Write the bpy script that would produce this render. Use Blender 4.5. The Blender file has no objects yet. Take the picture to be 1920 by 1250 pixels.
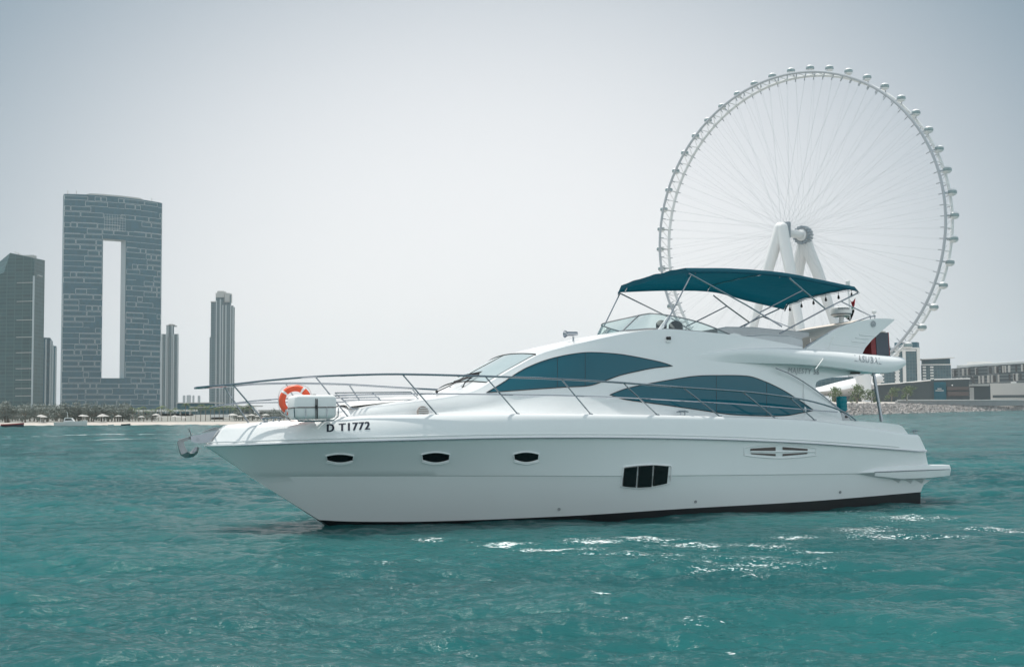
import bpy, bmesh, math, random
import numpy as np
from mathutils import Vector, Matrix
from mathutils.bvhtree import BVHTree
R = math.radians
random.seed(7); rng = np.random.default_rng(7)
scene = bpy.context.scene
col = scene.collection

# ------------------------------------------------------------------ camera
FOC, CAMH, ROLL, PITCH = 2400.0, 2.3, R(0.4), math.atan(145/2400)
cam_d = bpy.data.cameras.new('camera'); cam = bpy.data.objects.new('camera', cam_d); col.objects.link(cam)
cam_d.sensor_width = 36; cam_d.lens = FOC/1920*36; cam_d.clip_start = 0.1; cam_d.clip_end = 20000
cam.matrix_world = Matrix.Translation((0, 0, CAMH)) @ Matrix.Rotation(math.pi/2+PITCH, 4, 'X') @ Matrix.Rotation(-ROLL, 4, 'Z')
scene.camera = cam

# ------------------------------------------------------------------ sky, sun, exposure
SUN = Vector((-0.22, 0.29, 0.93)).normalized()
GLOW_AZ, GLOW_EL, GLOW_W, GLOW_H = -0.5, 4.0, 24.5, 19.0
SKY_BASE, SKY_GLOW, SKY_DOME, NISHITA_W = (0.05, 0.15, 0.225), (0.85, 0.855, 0.86), (0.92, 1.02, 1.05), 0.012
sun_el = math.asin(SUN.z); sun_az = math.atan2(SUN.x, SUN.y)
w = bpy.data.worlds.new('World'); scene.world = w; w.use_nodes = True
nt = w.node_tree; bg = nt.nodes['Background']
sky = nt.nodes.new('ShaderNodeTexSky'); sky.sky_type = 'NISHITA'; sky.sun_disc = False
sky.sun_elevation = sun_el; sky.sun_rotation = sun_az; sky.air_density = 1.0; sky.dust_density = 4.0; sky.ozone_density = 2.0
# hazy sky: Nishita plus the pale horizon glow of dusty air, all as a function of the world direction
def wn(t, **k):
    n = nt.nodes.new(t)
    for a, b in k.items(): setattr(n, a, b)
    return n
def mth(op, a, b=None, c=None):
    n = wn('ShaderNodeMath', operation=op)
    for i, q in enumerate((a, b, c)):
        if q is None: continue
        if isinstance(q, (int, float)): n.inputs[i].default_value = q
        else: nt.links.new(q, n.inputs[i])
    return n.outputs[0]
tcw = wn('ShaderNodeTexCoord'); sx = wn('ShaderNodeSeparateXYZ'); nt.links.new(tcw.outputs['Generated'], sx.inputs[0])
el = mth('ARCSINE', sx.outputs[2]); azi = mth('ARCTAN2', sx.outputs[0], sx.outputs[1])
ga = mth('POWER', mth('DIVIDE', mth('SUBTRACT', azi, R(GLOW_AZ)), R(GLOW_W)), 2.0); ge = mth('POWER', mth('DIVIDE', mth('SUBTRACT', el, R(GLOW_EL)), R(GLOW_H)), 2.0)
glow = mth('EXPONENT', mth('MULTIPLY', mth('POWER', mth('ADD', ga, ge), 1.5), -1.0))
m1 = wn('ShaderNodeMix', data_type='RGBA'); m1.inputs[6].default_value = (*SKY_BASE, 1); m1.inputs[7].default_value = (*SKY_GLOW, 1); nt.links.new(glow, m1.inputs[0])
rr_ = wn('ShaderNodeMapRange', interpolation_type='SMOOTHSTEP'); rr_.inputs[1].default_value = 0.86; rr_.inputs[2].default_value = 0.25; nt.links.new(sx.outputs[1], rr_.inputs[0])
m2 = wn('ShaderNodeMix', data_type='RGBA'); nt.links.new(rr_.outputs[0], m2.inputs[0]); nt.links.new(m1.outputs[2], m2.inputs[6]); md = wn('ShaderNodeMix', data_type='RGBA'); md.inputs[6].default_value = (*SKY_DOME, 1); md.inputs[7].default_value = (0.42, 0.52, 0.58, 1)
mz = wn('ShaderNodeMapRange'); mz.inputs[1].default_value = 0.15; mz.inputs[2].default_value = 0.85; nt.links.new(sx.outputs[2], mz.inputs[0]); nt.links.new(mz.outputs[0], md.inputs[0]); nt.links.new(md.outputs[2], m2.inputs[7])
ns = wn('ShaderNodeMix', data_type='RGBA', blend_type='ADD'); ns.inputs[0].default_value = 1.0; nt.links.new(m2.outputs[2], ns.inputs[6])
sc_ = wn('ShaderNodeVectorMath', operation='SCALE'); sc_.inputs[3].default_value = NISHITA_W; nt.links.new(sky.outputs[0], sc_.inputs[0]); nt.links.new(sc_.outputs[0], ns.inputs[7])
nt.links.new(ns.outputs[2], bg.inputs[0]); bg.inputs[1].default_value = 1.0
sd = bpy.data.lights.new('sun', 'SUN'); sd.energy = 4.6; sd.angle = R(0.6); sd.color = (1, 0.955, 0.89)
sun = bpy.data.objects.new('sun', sd); col.objects.link(sun)
sun.rotation_euler = (-SUN).to_track_quat('-Z', 'Y').to_euler()
scene.view_settings.view_transform = 'Standard'; scene.view_settings.look = 'None'
scene.view_settings.exposure = 0.0; scene.view_settings.gamma = 1.0
HAZE_DENSITY = 0.00009
DENOISE = True

# ------------------------------------------------------------------ pixel geometry of the photograph (1920x1250)
def ray(px, py):
    u = (px-960)/FOC; v = (625-py)/FOC
    c, s = math.cos(ROLL), math.sin(ROLL); u0 = c*u+s*v; v0 = -s*u+c*v
    cp, sp = math.cos(PITCH), math.sin(PITCH)
    return Vector((u0, cp-v0*sp, sp+v0*cp))
EYE = Vector((0, 0, CAMH))
def at(px, py, Y):                      # world point on the sight line at depth Y
    r = ray(px, py); return EYE + r*(Y/r.y)
def at_z(px, py, z):
    r = ray(px, py); return EYE + r*((z-CAMH)/r.z)
def depth_z(Y, z, px):                  # x for a pixel column at depth Y (close to horizon)
    return at(px, 770, Y).x

# yacht frame: x forward, y to port, z up; heeled a little to starboard
YAW, HEEL = R(27.4057), R(2.6)
F = Vector((-math.cos(YAW), -math.sin(YAW), 0)); P0 = Vector((math.sin(YAW), -math.cos(YAW), 0)); Z0 = Vector((0, 0, 1))
P = P0*math.cos(HEEL) + Z0*math.sin(HEEL); Zb = Z0*math.cos(HEEL) - P0*math.sin(HEEL)
O = Vector((9.23252, 34.15119, 0))
RM = Matrix((F, P, Zb)).transposed()
RMi = RM.transposed()
lo = RMi @ (EYE - O)
def lray(px, py): return RMi @ ray(px, py)
def L(px, py, y):                       # yacht-local point on the sight line where local y equals y (number or f(x))
    d = lray(px, py)
    if callable(y):
        yy = 1.5
        for _ in range(25):
            t = (yy-lo.y)/d.y; x = lo.x+d.x*t; yy = 0.5*yy+0.5*y(x)
    else: yy = y
    t = (yy-lo.y)/d.y
    return Vector((lo.x+d.x*t, yy, lo.z+d.z*t))
def to_world(v): return O + RM @ Vector(v)

def hermite(xs, ys, x):
    xs = np.asarray(xs, float); ys = np.asarray(ys, float); x = np.clip(np.asarray(x, float), xs[0], xs[-1])
    d = np.diff(ys)/np.diff(xs); m = np.zeros_like(ys)
    m[1:-1] = np.where(d[:-1]*d[1:] > 0, 2*d[:-1]*d[1:]/np.where(d[:-1]+d[1:] == 0, 1, d[:-1]+d[1:]), 0.0)
    m[0] = d[0]; m[-1] = d[-1]
    i = np.clip(np.searchsorted(xs, x)-1, 0, len(xs)-2); h = xs[i+1]-xs[i]; t = (x-xs[i])/h
    return (2*t**3-3*t**2+1)*ys[i]+(t**3-2*t**2+t)*h*m[i]+(-2*t**3+3*t**2)*ys[i+1]+(t**3-t**2)*h*m[i+1]
def spline(pts, n):                     # smooth path through 3-D points
    pts = [Vector(p) for p in pts]; s = [0.0]
    for a, b in zip(pts, pts[1:]): s.append(s[-1]+max((b-a).length, 1e-6))
    A = np.array(pts); t = np.linspace(0, s[-1], n); out = np.zeros((n, A.shape[1]))
    T = np.zeros_like(A); S = np.array(s)
    for k in range(len(A)):
        a = max(k-1, 0); b = min(k+1, len(A)-1); T[k] = (A[b]-A[a])/(S[b]-S[a])
    i = np.clip(np.searchsorted(S, t)-1, 0, len(S)-2); h = (S[i+1]-S[i]); q = (t-S[i])/h
    q = q[:, None]; h = h[:, None]
    out = (2*q**3-3*q**2+1)*A[i]+(q**3-2*q**2+q)*h*T[i]+(-2*q**3+3*q**2)*A[i+1]+(q**3-q**2)*h*T[i+1]
    return [Vector(o) for o in out]

# ------------------------------------------------------------------ materials
def mat(name, c, rough=0.5, metal=0.0, spec=0.5, var=0.06, scale=8.0, bump=0.0, bscale=60.0, coat=0.0):
    m = bpy.data.materials.new(name); m.use_nodes = True; t = m.node_tree; b = t.nodes['Principled BSDF']
    b.inputs['Roughness'].default_value = rough; b.inputs['Metallic'].default_value = metal
    b.inputs['Specular IOR Level'].default_value = spec; b.inputs['Coat Weight'].default_value = coat
    tc = t.nodes.new('ShaderNodeTexCoord'); n = t.nodes.new('ShaderNodeTexNoise'); n.inputs['Scale'].default_value = scale; n.inputs['Detail'].default_value = 4
    t.links.new(tc.outputs['Object'], n.inputs['Vector'])
    r = t.nodes.new('ShaderNodeMix'); r.data_type = 'RGBA'
    r.inputs[6].default_value = (c[0]*(1-var), c[1]*(1-var), c[2]*(1-var), 1); r.inputs[7].default_value = (min(1, c[0]*(1+var)), min(1, c[1]*(1+var)), min(1, c[2]*(1+var)), 1)
    t.links.new(n.outputs[0], r.inputs[0]); t.links.new(r.outputs[2], b.inputs['Base Color'])
    if bump > 0:
        n2 = t.nodes.new('ShaderNodeTexNoise'); n2.inputs['Scale'].default_value = bscale; n2.inputs['Detail'].default_value = 5
        bp = t.nodes.new('ShaderNodeBump'); bp.inputs['Strength'].default_value = bump; bp.inputs['Distance'].default_value = 0.02
        t.links.new(tc.outputs['Object'], n2.inputs['Vector']); t.links.new(n2.outputs[0], bp.inputs['Height']); t.links.new(bp.outputs[0], b.inputs['Normal'])
    return m
M = {}
M['gelcoat'] = mat('gelcoat', (0.78, 0.79, 0.79), 0.13, var=0.015, scale=1.5, spec=0.5, coat=0.3)
M['deckwhite'] = mat('nonskid deck', (0.74, 0.74, 0.73), 0.55, var=0.03, bump=0.1, bscale=200)
M['boot'] = mat('antifouling', (0.006, 0.007, 0.009), 0.35, var=0.3, scale=6)
M['steel'] = mat('stainless steel', (0.33, 0.35, 0.38), 0.12, metal=1.0, var=0.05)
M['dullsteel'] = mat('galvanised steel', (0.30, 0.31, 0.32), 0.38, metal=0.8, var=0.25, scale=14, bump=0.2)
M['window'] = mat('tinted window', (0.007, 0.105, 0.145), 0.03, spec=0.5, var=0.05, scale=0.8)
M['darkglass'] = mat('dark glass', (0.006, 0.007, 0.008), 0.06, spec=0.4)
M['blackrubber'] = mat('black rubber', (0.012, 0.012, 0.014), 0.5)
M['canvas'] = mat('teal canvas', (0.002, 0.060, 0.090), 0.85, spec=0.15, var=0.14, scale=2.2, bump=0.9, bscale=7)
def translucent(m, c, k):
    t = m.node_tree; out = t.nodes['Material Output']; b = t.nodes['Principled BSDF']; tr = t.nodes.new('ShaderNodeBsdfTranslucent'); tr.inputs[0].default_value = (*c, 1); mx = t.nodes.new('ShaderNodeMixShader'); mx.inputs[0].default_value = k
    t.links.new(b.outputs[0], mx.inputs[1]); t.links.new(tr.outputs[0], mx.inputs[2]); t.links.new(mx.outputs[0], out.inputs[0])
translucent(M['canvas'], (0.0, 0.10, 0.145), 0.22)
M['vinylgrey'] = mat('grey vinyl cover', (0.60, 0.61, 0.62), 0.5, var=0.05, bump=0.1, bscale=20)
M['cushion'] = mat('beige cushion', (0.62, 0.56, 0.50), 0.7, var=0.06, bump=0.1, bscale=40)
M['orange'] = mat('orange plastic', (0.78, 0.10, 0.035), 0.45, var=0.1)
M['whiteplastic'] = mat('white plastic', (0.78, 0.78, 0.77), 0.4, var=0.03)
M['louver'] = mat('brown louvre', (0.10, 0.075, 0.07), 0.6)
M['grille'] = mat('beige grille', (0.30, 0.26, 0.24), 0.6); M['navy'] = mat('navy vinyl', (0.006, 0.012, 0.03), 0.4)
M['letter'] = mat('raised pale letter', (0.36, 0.38, 0.40), 0.35, metal=0.2)
M['jug'] = mat('teal water jug', (0.008, 0.30, 0.36), 0.12, var=0.1); translucent(M['jug'], (0.01, 0.50, 0.58), 0.45)
M['darkpanel'] = mat('dark grey panel', (0.07, 0.085, 0.11), 0.5)
M['redtrim'] = mat('red panel', (0.22, 0.02, 0.025), 0.5, var=0.3, scale=12)
M['red'] = mat('red cloth', (0.34, 0.015, 0.025), 0.8); M['green'] = mat('green cloth', (0.01, 0.16, 0.06), 0.8); M['black'] = mat('black cloth', (0.01, 0.01, 0.01), 0.8); M['whitecloth'] = mat('white cloth', (0.75, 0.75, 0.73), 0.8)

def glass_mat(name, tint, refl=0.12, rough=0.02):
    m = bpy.data.materials.new(name); m.use_nodes = True; t = m.node_tree; t.nodes.remove(t.nodes['Principled BSDF'])
    out = t.nodes['Material Output']; tr = t.nodes.new('ShaderNodeBsdfTransparent'); gl = t.nodes.new('ShaderNodeBsdfGlossy'); mx = t.nodes.new('ShaderNodeMixShader'); fr = t.nodes.new('ShaderNodeFresnel')
    fr.inputs[0].default_value = 1.45
    mt = t.nodes.new('ShaderNodeMath'); mt.operation = 'ADD'; mt.inputs[1].default_value = refl; t.links.new(fr.outputs[0], mt.inputs[0])
    tr.inputs[0].default_value = (*tint, 1); gl.inputs['Roughness'].default_value = rough; gl.inputs[0].default_value = (0.9, 0.95, 0.95, 1)
    t.links.new(mt.outputs[0], mx.inputs[0]); t.links.new(tr.outputs[0], mx.inputs[1]); t.links.new(gl.outputs[0], mx.inputs[2]); t.links.new(mx.outputs[0], out.inputs[0])
    return m
M['screen'] = glass_mat('windscreen glass', (0.74, 0.86, 0.85), 0.06)
M['windshield'] = mat('windshield glass', (0.40, 0.47, 0.48), 0.12, spec=0.6, var=0.1, scale=1.2)

# ------------------------------------------------------------------ mesh builder
class MB:
    def __init__(s): s.v = []; s.f = []; s.mi = []
    def add(s, vs, fs, mi=0):
        b = len(s.v); s.v += [tuple(v) for v in vs]; s.f += [tuple(b+i for i in f) for f in fs]; s.mi += [mi]*len(fs)
    def grid(s, G, closed=False, mi=0):
        n = len(G); m = len(G[0]); vs = [v for r in G for v in r]; fs = []
        for i in range(n-1):
            for j in range(m if closed else m-1):
                k = (j+1) % m; fs.append((i*m+j, i*m+k, (i+1)*m+k, (i+1)*m+j))
        s.add(vs, fs, mi)
    def tube(s, pts, r, seg=8, closed=False, mi=0):
        pts = [Vector(p) for p in pts]; n = len(pts); rings = []; up = None
        for i, p in enumerate(pts):
            a = pts[(i-1) % n] if (i > 0 or closed) else p; b = pts[(i+1) % n] if (i < n-1 or closed) else p
            t = (b-a).normalized()
            if up is None: up = t.orthogonal().normalized()
            else:
                up = up - t*up.dot(t); up = up.normalized() if up.length > 1e-6 else t.orthogonal().normalized()
            sd_ = t.cross(up); rr = r[i] if isinstance(r, (list, tuple, np.ndarray)) else r
            rings.append([p+(up*math.cos(2*math.pi*k/seg)+sd_*math.sin(2*math.pi*k/seg))*rr for k in range(seg)])
        if closed: rings.append(rings[0])
        s.grid(rings, True, mi)
        if not closed:
            s.add(rings[0], [tuple(range(seg))[::-1]], mi); s.add(rings[-1], [tuple(range(seg))], mi)
    def box(s, c, sz, rot=None, mi=0):
        c = Vector(c); vs = []
        for x in (-.5, .5):
            for y in (-.5, .5):
                for z in (-.5, .5):
                    q = Vector((x*sz[0], y*sz[1], z*sz[2])); q = rot @ q if rot else q; vs.append(c+q)
        s.add(vs, [(0, 1, 3, 2), (4, 6, 7, 5), (0, 4, 5, 1), (2, 3, 7, 6), (0, 2, 6, 4), (1, 5, 7, 3)], mi)
    def prism(s, poly, vec, mi=0):
        poly = [Vector(p) for p in poly]; n = len(poly); vec = Vector(vec); vs = poly+[p+vec for p in poly]
        s.add(vs, [tuple(range(n))[::-1], tuple(range(n, 2*n))]+[(i, (i+1) % n, n+(i+1) % n, n+i) for i in range(n)], mi)
    def lathe(s, prof, c, ax=(0, 0, 1), seg=20, mi=0):
        c = Vector(c); ax = Vector(ax).normalized(); u = ax.orthogonal().normalized(); v = ax.cross(u)
        rings = [[c+ax*h+(u*math.cos(2*math.pi*k/seg)+v*math.sin(2*math.pi*k/seg))*max(r, 1e-4) for k in range(seg)] for r, h in prof]
        s.grid(rings, True, mi); s.add(rings[0], [tuple(range(seg))[::-1]], mi); s.add(rings[-1], [tuple(range(seg))], mi)
    def ball(s, c, r, seg=12, rings=8, mi=0):
        r = r if isinstance(r, (tuple, list)) else (r, r, r); c = Vector(c); G = []
        for i in range(rings+1):
            a = -math.pi/2+math.pi*i/rings
            G.append([c+Vector((r[0]*math.cos(a)*math.cos(2*math.pi*k/seg), r[1]*math.cos(a)*math.sin(2*math.pi*k/seg), r[2]*math.sin(a))) for k in range(seg)])
        s.grid(G, True, mi)
    def mirror_y(s):
        b = len(s.v); s.v += [(x, -y, z) for x, y, z in s.v]; s.f += [tuple(b+i for i in f[::-1]) for f in s.f]; s.mi += s.mi
    def build(s, name, m, parent=None, smooth=40, weld=1e-5, loc=None, recalc=True):
        me = bpy.data.meshes.new(name); me.from_pydata(s.v, [], s.f)
        ms = m if isinstance(m, (list, tuple)) else [m]
        for q in ms: me.materials.append(q)
        me.polygons.foreach_set('material_index', s.mi)
        if weld or recalc:
            bm = bmesh.new(); bm.from_mesh(me)
            if weld: bmesh.ops.remove_doubles(bm, verts=bm.verts, dist=weld)
            if recalc: bmesh.ops.recalc_face_normals(bm, faces=bm.faces)
            bm.to_mesh(me); bm.free()
        if smooth:
            me.polygons.foreach_set('use_smooth', [True]*len(me.polygons)); me.set_sharp_from_angle(angle=R(smooth))
        o = bpy.data.objects.new(name, me); col.objects.link(o)
        if parent: o.parent = parent
        if loc: o.location = loc
        return o
def mir(o, name=None): # starboard twin of a part
    mb_ = MB(); mb_.v = [(v.co.x, -v.co.y, v.co.z) for v in o.data.vertices]; mb_.f = [tuple(p.vertices)[::-1] for p in o.data.polygons]; mb_.mi = [0]*len(mb_.f)
    return mb_.build(name or o.name.split('.')[0], o.data.materials[0], o.parent, recalc=False, weld=0)

def pair(mb_, name, m, parent, smooth=40):
    a = mb_.build(name, m, parent, smooth=smooth); mir(a); return a
def tag(o, label=None, cat=None, group=None, kind=None):
    if label: o['label'] = label
    if cat: o['category'] = cat
    if group: o['group'] = group
    if kind: o['kind'] = kind
    return o
def empty(name, loc, label, cat, group=None, rot=None):
    o = bpy.data.objects.new(name, None); col.objects.link(o); o.location = loc; o.empty_display_size = 0.5
    if rot: o.rotation_euler = rot
    return tag(o, label, cat, group)
def copy_tree(o, parent=None):
    kids = [c for c in bpy.data.objects if c.parent == o]
    n = o.copy(); col.objects.link(n); n.parent = parent
    for k in kids: copy_tree(k, n)
    return n

# ================================================================== YACHT
yacht = empty('yacht', O, 'white flybridge motor yacht with teal canopy and blue tinted windows floating in front', 'yacht')
yacht.rotation_euler = RM.to_euler()

def bG(x): s = np.clip((np.asarray(x, float)-7)/(17.30-7), 0, 1); a = np.clip((7-np.asarray(x, float))/8, 0, 1); return (2.36-0.14*a**2)*(1-s**2.8)**0.91
def bR(x): s = np.clip((np.asarray(x, float)-7)/(17.42-7), 0, 1); a = np.clip((7-np.asarray(x, float))/8, 0, 1); return (2.45-0.15*a**2)*(1-s**2.6)**0.62
def bC(x): s = np.clip((np.asarray(x, float)-6)/(16.52-6), 0, 1); a = np.clip((6-np.asarray(x, float))/7, 0, 1); return (2.34-0.10*a**2)*(1-s**2.1)**0.85
def bB(x): s = np.clip((np.asarray(x, float)-5)/(15.25-5), 0, 1); a = np.clip((5-np.asarray(x, float))/6, 0, 1); return (2.18-0.06*a**2)*(1-s**1.9)**0.95
def zrow(px_list, b):
    pts = [L(px, py, (lambda x: float(b(x)))) for px, py in px_list]
    pts.sort(key=lambda p: p.x); return [p.x for p in pts], [p.z for p in pts]
GX, GZ = zrow([(505, 790), (560, 787), (620, 783), (700, 779), (800, 777), (900, 776), (1100, 776.5), (1300, 779.5), (1450, 783.5), (1530, 788.5), (1600, 797), (1660, 806), (1715, 815)], bG)
RX, RZ = zrow([(450, 834), (500, 832), (600, 828.5), (700, 826), (900, 821), (1100, 819.5), (1300, 822), (1500, 829.5), (1600, 836), (1720, 845)], bR)
CX, CZ = zrow([(520, 892), (600, 891.5), (900, 891), (1165, 891.5), (1300, 890.5), (1450, 889), (1600, 887), (1738, 884)], bC)
BX, BZ = zrow([(640, 976.5), (700, 977.5), (800, 977), (900, 974), (1060, 967), (1300, 952), (1500, 940.5), (1725, 922)], bB)
g0 = L(420, 797, 0.0); r0 = L(388, 835.5, 0.0); c0 = L(468, 892, 0.0); b0 = L(596, 974, 0.0)
NS = 90
U = np.sin(np.linspace(0, math.pi/2, NS))**1.0
def row(b, X, Z, xs, nose):
    x = xs+(nose.x-xs)*U; z = hermite(list(X)+[nose.x], list(Z)+[nose.z], x); y = b(x); y = y*np.clip(1, 0, 1)
    y = np.where(U >= 1-1e-9, 0.0, y); scale = np.clip((1-U)/0.02, 0, 1)
    return np.stack([x, y, z], 1)
rowG = row(lambda x: bG(x), GX, GZ, L(1720, 817, 2.2).x, g0)
rowR = row(lambda x: bR(np.minimum(x, 17.42)), RX, RZ, L(1733.5, 845, 2.28).x, r0)
rowC = row(lambda x: bC(x), CX, CZ, L(1741, 869, 2.25).x, c0)
rowB = row(lambda x: bB(x), BX, BZ, 0.0, b0)
def fixnose(r, b, xn):
    # make the half breadth close smoothly on the stem
    k = (r[:, 0]-r[-12, 0])/(r[-1, 0]-r[-12, 0]); m = k > 0
    return r
def lerp_rows(a, b, n, bow=0.0):
    out = []
    for t in np.linspace(0, 1, n):
        q = a*(1-t)+b*t; q = q.copy(); q[:, 1] += bow*math.sin(math.pi*t)*np.minimum(1, q[:, 1]/1.0)*np.clip(U*1.2-0.2, 0, 1); out.append(q)
    return out
rowK = rowB.copy(); rowK[:, 2] = -0.9; rowK[:, 1] *= 0.95; rowK[:, 0] = rowB[0, 0]+(rowB[:, 0]-rowB[0, 0])*0.90
# bulwark, topsides, bottom
def sym(rows):
    mb = MB(); mb.grid([[tuple(v) for v in r] for r in rows]); mb.mirror_y(); return mb
rowCl = rowC.copy(); rowCl[:, 1] = np.maximum(rowCl[:, 1]-0.026, 0); rowCl[:, 2] -= 0.012
rowR2 = rowR.copy(); rowR2[:, 1] = np.maximum(rowR2[:, 1]-0.03, 0); rowR2[:, 2] -= 0.02
top_rows = lerp_rows(rowR2, rowC, 7, -0.05)
low_rows = lerp_rows(rowCl, rowB, 7, 0.02)
mb = sym(top_rows+low_rows)
tr = [tuple(v[0]) for v in top_rows+low_rows]
for a, b in zip(tr, tr[1:]): mb.add([a, b, (b[0], -b[1], b[2]), (a[0], -a[1], a[2])], [(0, 1, 2, 3)])
hull = mb.build('hull', M['gelcoat'], yacht, smooth=28)
rowB2 = rowB.copy(); rowB2[:, 1] = np.maximum(rowB2[:, 1]-0.004, 0); rowB2[:, 2] -= 0.002
mb = sym(lerp_rows(rowB2, rowK, 5, 0.03))
tr = [tuple(v[0]) for v in lerp_rows(rowB2, rowK, 5, 0.03)]
for a, b in zip(tr, tr[1:]): mb.add([a, b, (b[0], -b[1], b[2]), (a[0], -a[1], a[2])], [(0, 1, 2, 3)])
mb.build('boot_stripe', M['boot'], yacht)
# bulwark with rolled top edge
def inset(r, dy, dz):
    q = r.copy(); q[:, 1] = np.maximum(q[:, 1]-dy, 0.0); q[:, 2] += dz
    if dy > 0: q[:, 0] = np.where(U > 0.93, q[:, 0]-dy*np.clip((U-0.93)/0.07, 0, 1)*0.9, q[:, 0])
    return q
bl = lerp_rows(rowR, rowG, 8, 0.045)
bl = bl[:-1]+[inset(rowG, 0.006, -0.03), inset(rowG, 0.03, -0.004), inset(rowG, 0.07, 0.008), inset(rowG, 0.13, 0.002), inset(rowG, 0.17, -0.03), inset(rowG, 0.18, -0.10)]
mb = sym(bl); bulw = mb.build('bulwark', M['gelcoat'], yacht, smooth=50)
# rub rail: two tubes
mb = MB(); q = rowR.copy(); q[:, 1] += 0.004
for sgn in (1, -1):
    mb.tube([(x, sgn*y, z) for x, y, z in q], 0.028, 8); mb.tube([(x, sgn*(y-0.0), z+0.07) for x, y, z in rowR[3:]], 0.012, 6)
mb.build('rub_rail', M['gelcoat'], yacht)
mb = MB()
for sgn in (1, -1): mb.tube([(x, sgn*(y+0.02), z-0.008) for x, y, z in q], 0.013, 6)
mb.build('rub_rail_strip', M['steel'], yacht)
# deck
dk = inset(rowG, 0.17, -0.09); mb = MB(); mb.grid([[(x, y*k, z+0.02*(1-k*k)) for k in np.linspace(-1, 1, 9)] for x, y, z in dk]); mb.build('deck', M['deckwhite'], yacht)
# transom, from the gunwale down to the platform
ends = [tuple(r[0]) for r in bl[::-1]]+[tuple(r[0]) for r in top_rows]
mb = MB(); mb.grid([[(p[0]-0.16*(1-k*k), p[1]*k, p[2]) for k in np.linspace(-1, 1, 15)] for p in ends])
mb.build('transom', M['gelcoat'], yacht, smooth=50)
# stern coaming wedge that falls from the deck to the transom
mb = MB(); pc = [(1512, 786.5), (1600, 788.5), (1660, 792.5), (1686, 796), (1692, 799), (1704, 815), (1660, 808), (1600, 799), (1530, 790.5)]
mb.prism([L(a, b, 2.19) for a, b in pc], (0, -0.24, 0)); pair(mb, 'stern_coaming', M['gelcoat'], yacht, 30)
# swim platform
pxx = [1606, 1640, 1690, 1740, 1770, 1781]
yy = [2.30, 2.36, 2.40, 2.40, 2.36, 2.20]
topp = [884, 877.5, 872.5, 870.5, 870.5, 871]; midp = [886, 884.5, 882.5, 880.5, 879.5, 879.5]; botp = [887.5, 893, 898.5, 897, 894, 892.5]
A = [L(a, b, y) for a, b, y in zip(pxx, topp, yy)]; B = [L(a, b, y+0.02) for a, b, y in zip(pxx, midp, yy)]; Cc = [L(a, b, y-0.02) for a, b, y in zip(pxx, botp, yy)]
G = []
for k in range(6):
    a, b, c_ = A[k], B[k], Cc[k]; inn = max(0.0, a.y-0.5) if k < 3 else 0.0
    G.append([(a.x, inn, a.z+0.0), (a.x, a.y-0.03, a.z), (a.x, a.y, a.z-0.02), (a.x, b.y, b.z+0.012), (a.x, b.y, b.z-0.012), (a.x, c_.y, c_.z+0.02), (a.x, c_.y-0.05, c_.z), (a.x, inn, c_.z)])
mb = MB(); mb.grid(G); mb.mirror_y()
last = G[-1]; mb.add([last[i] for i in range(8)]+[(x, -y, z) for x, y, z in last], [(i, i+1, 9+i, 8+i) for i in range(7)])
plat = mb.build('swim_platform', M['gelcoat'], yacht, smooth=30)
mb = MB()
for k in range(2, 6): pass
mb.tube([(b.x, b.y+0.006, b.z) for b in B[1:]]+[(B[-1].x-0.03, 0, B[-1].z)], 0.014, 6); mb.mirror_y(); mb.build('platform_strip', M['steel'], yacht)
for px in (1683, 1706, 1727):
    a = L(px-12, 898, 2.22); b = L(px+6, 898, 2.32); c_ = L(px+2, 906, 2.2); mb = MB(); mb.prism([a, b, c_], (0, -0.12, 0)); pair(mb, 'platform_bracket', M['gelcoat'], yacht, 0)
# quarter corner below the platform
mb = MB(); pts_t = [L(1725, 921, 2.14), L(1726, 917, 2.14), L(1732, 908, 2.14), L(1745, 899, 2.14), L(1690, 899, 2.16), L(1690, 924, 2.14)]
mb.prism(pts_t, (0, -0.25, 0)); pair(mb, 'stern_quarter', M['gelcoat'], yacht, 30)

# --- deckhouse -------------------------------------------------
SH = [(636, 774, 0.60), (655, 770, 0.85), (700, 763, 1.1), (780, 753, 1.3), (850, 743, 1.40), (890, 733, 1.39), (922, 715, 1.36), (950, 698, 1.33), (975, 684, 1.31), (1012, 664.5, 1.30), (1050, 653, 1.36), (1100, 641, 1.44), (1170, 626, 1.52), (1240, 617.5, 1.58), (1300, 621, 1.64), (1390, 630, 1.70), (1450, 640, 1.75), (1505, 651, 1.8)]
Sp = [L(*s) for s in SH]
NH = 110
S = np.array([tuple(p) for p in spline(Sp, NH)])
xb_end = L(1500, 788, 1.9).x
shift = np.clip((9.0-S[:, 0])/(9.0-S[-1, 0]), 0, 1)**1.5*(S[-1, 0]-xb_end)
bx = S[:, 0]-shift
by = np.minimum(1.92, np.maximum(bG(np.minimum(bx, 17.2))-0.45, 0.25)); by = np.maximum(np.minimum(by, S[:, 1]+0.55), S[:, 1]+0.06)
bz = hermite(list(GX)+[g0.x], list(GZ)+[g0.z], bx)-0.10
NT = 16
TT = [0, .1, .2, .3, .4, .5, .6, .75, .86, .93, .975, 1.0]
flare = np.clip((14.6-S[:, 0])/2.0, 0, 1)
cock = np.clip((7.75-S[:, 0])/0.35, 0, 1)      # flybridge well
VV = [1.0, .97, .93, .9, .88, .6, .3, 0, -.3, -.6, -.88, -.9, -.93, -.97, -1.0]
rows_h = []
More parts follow.
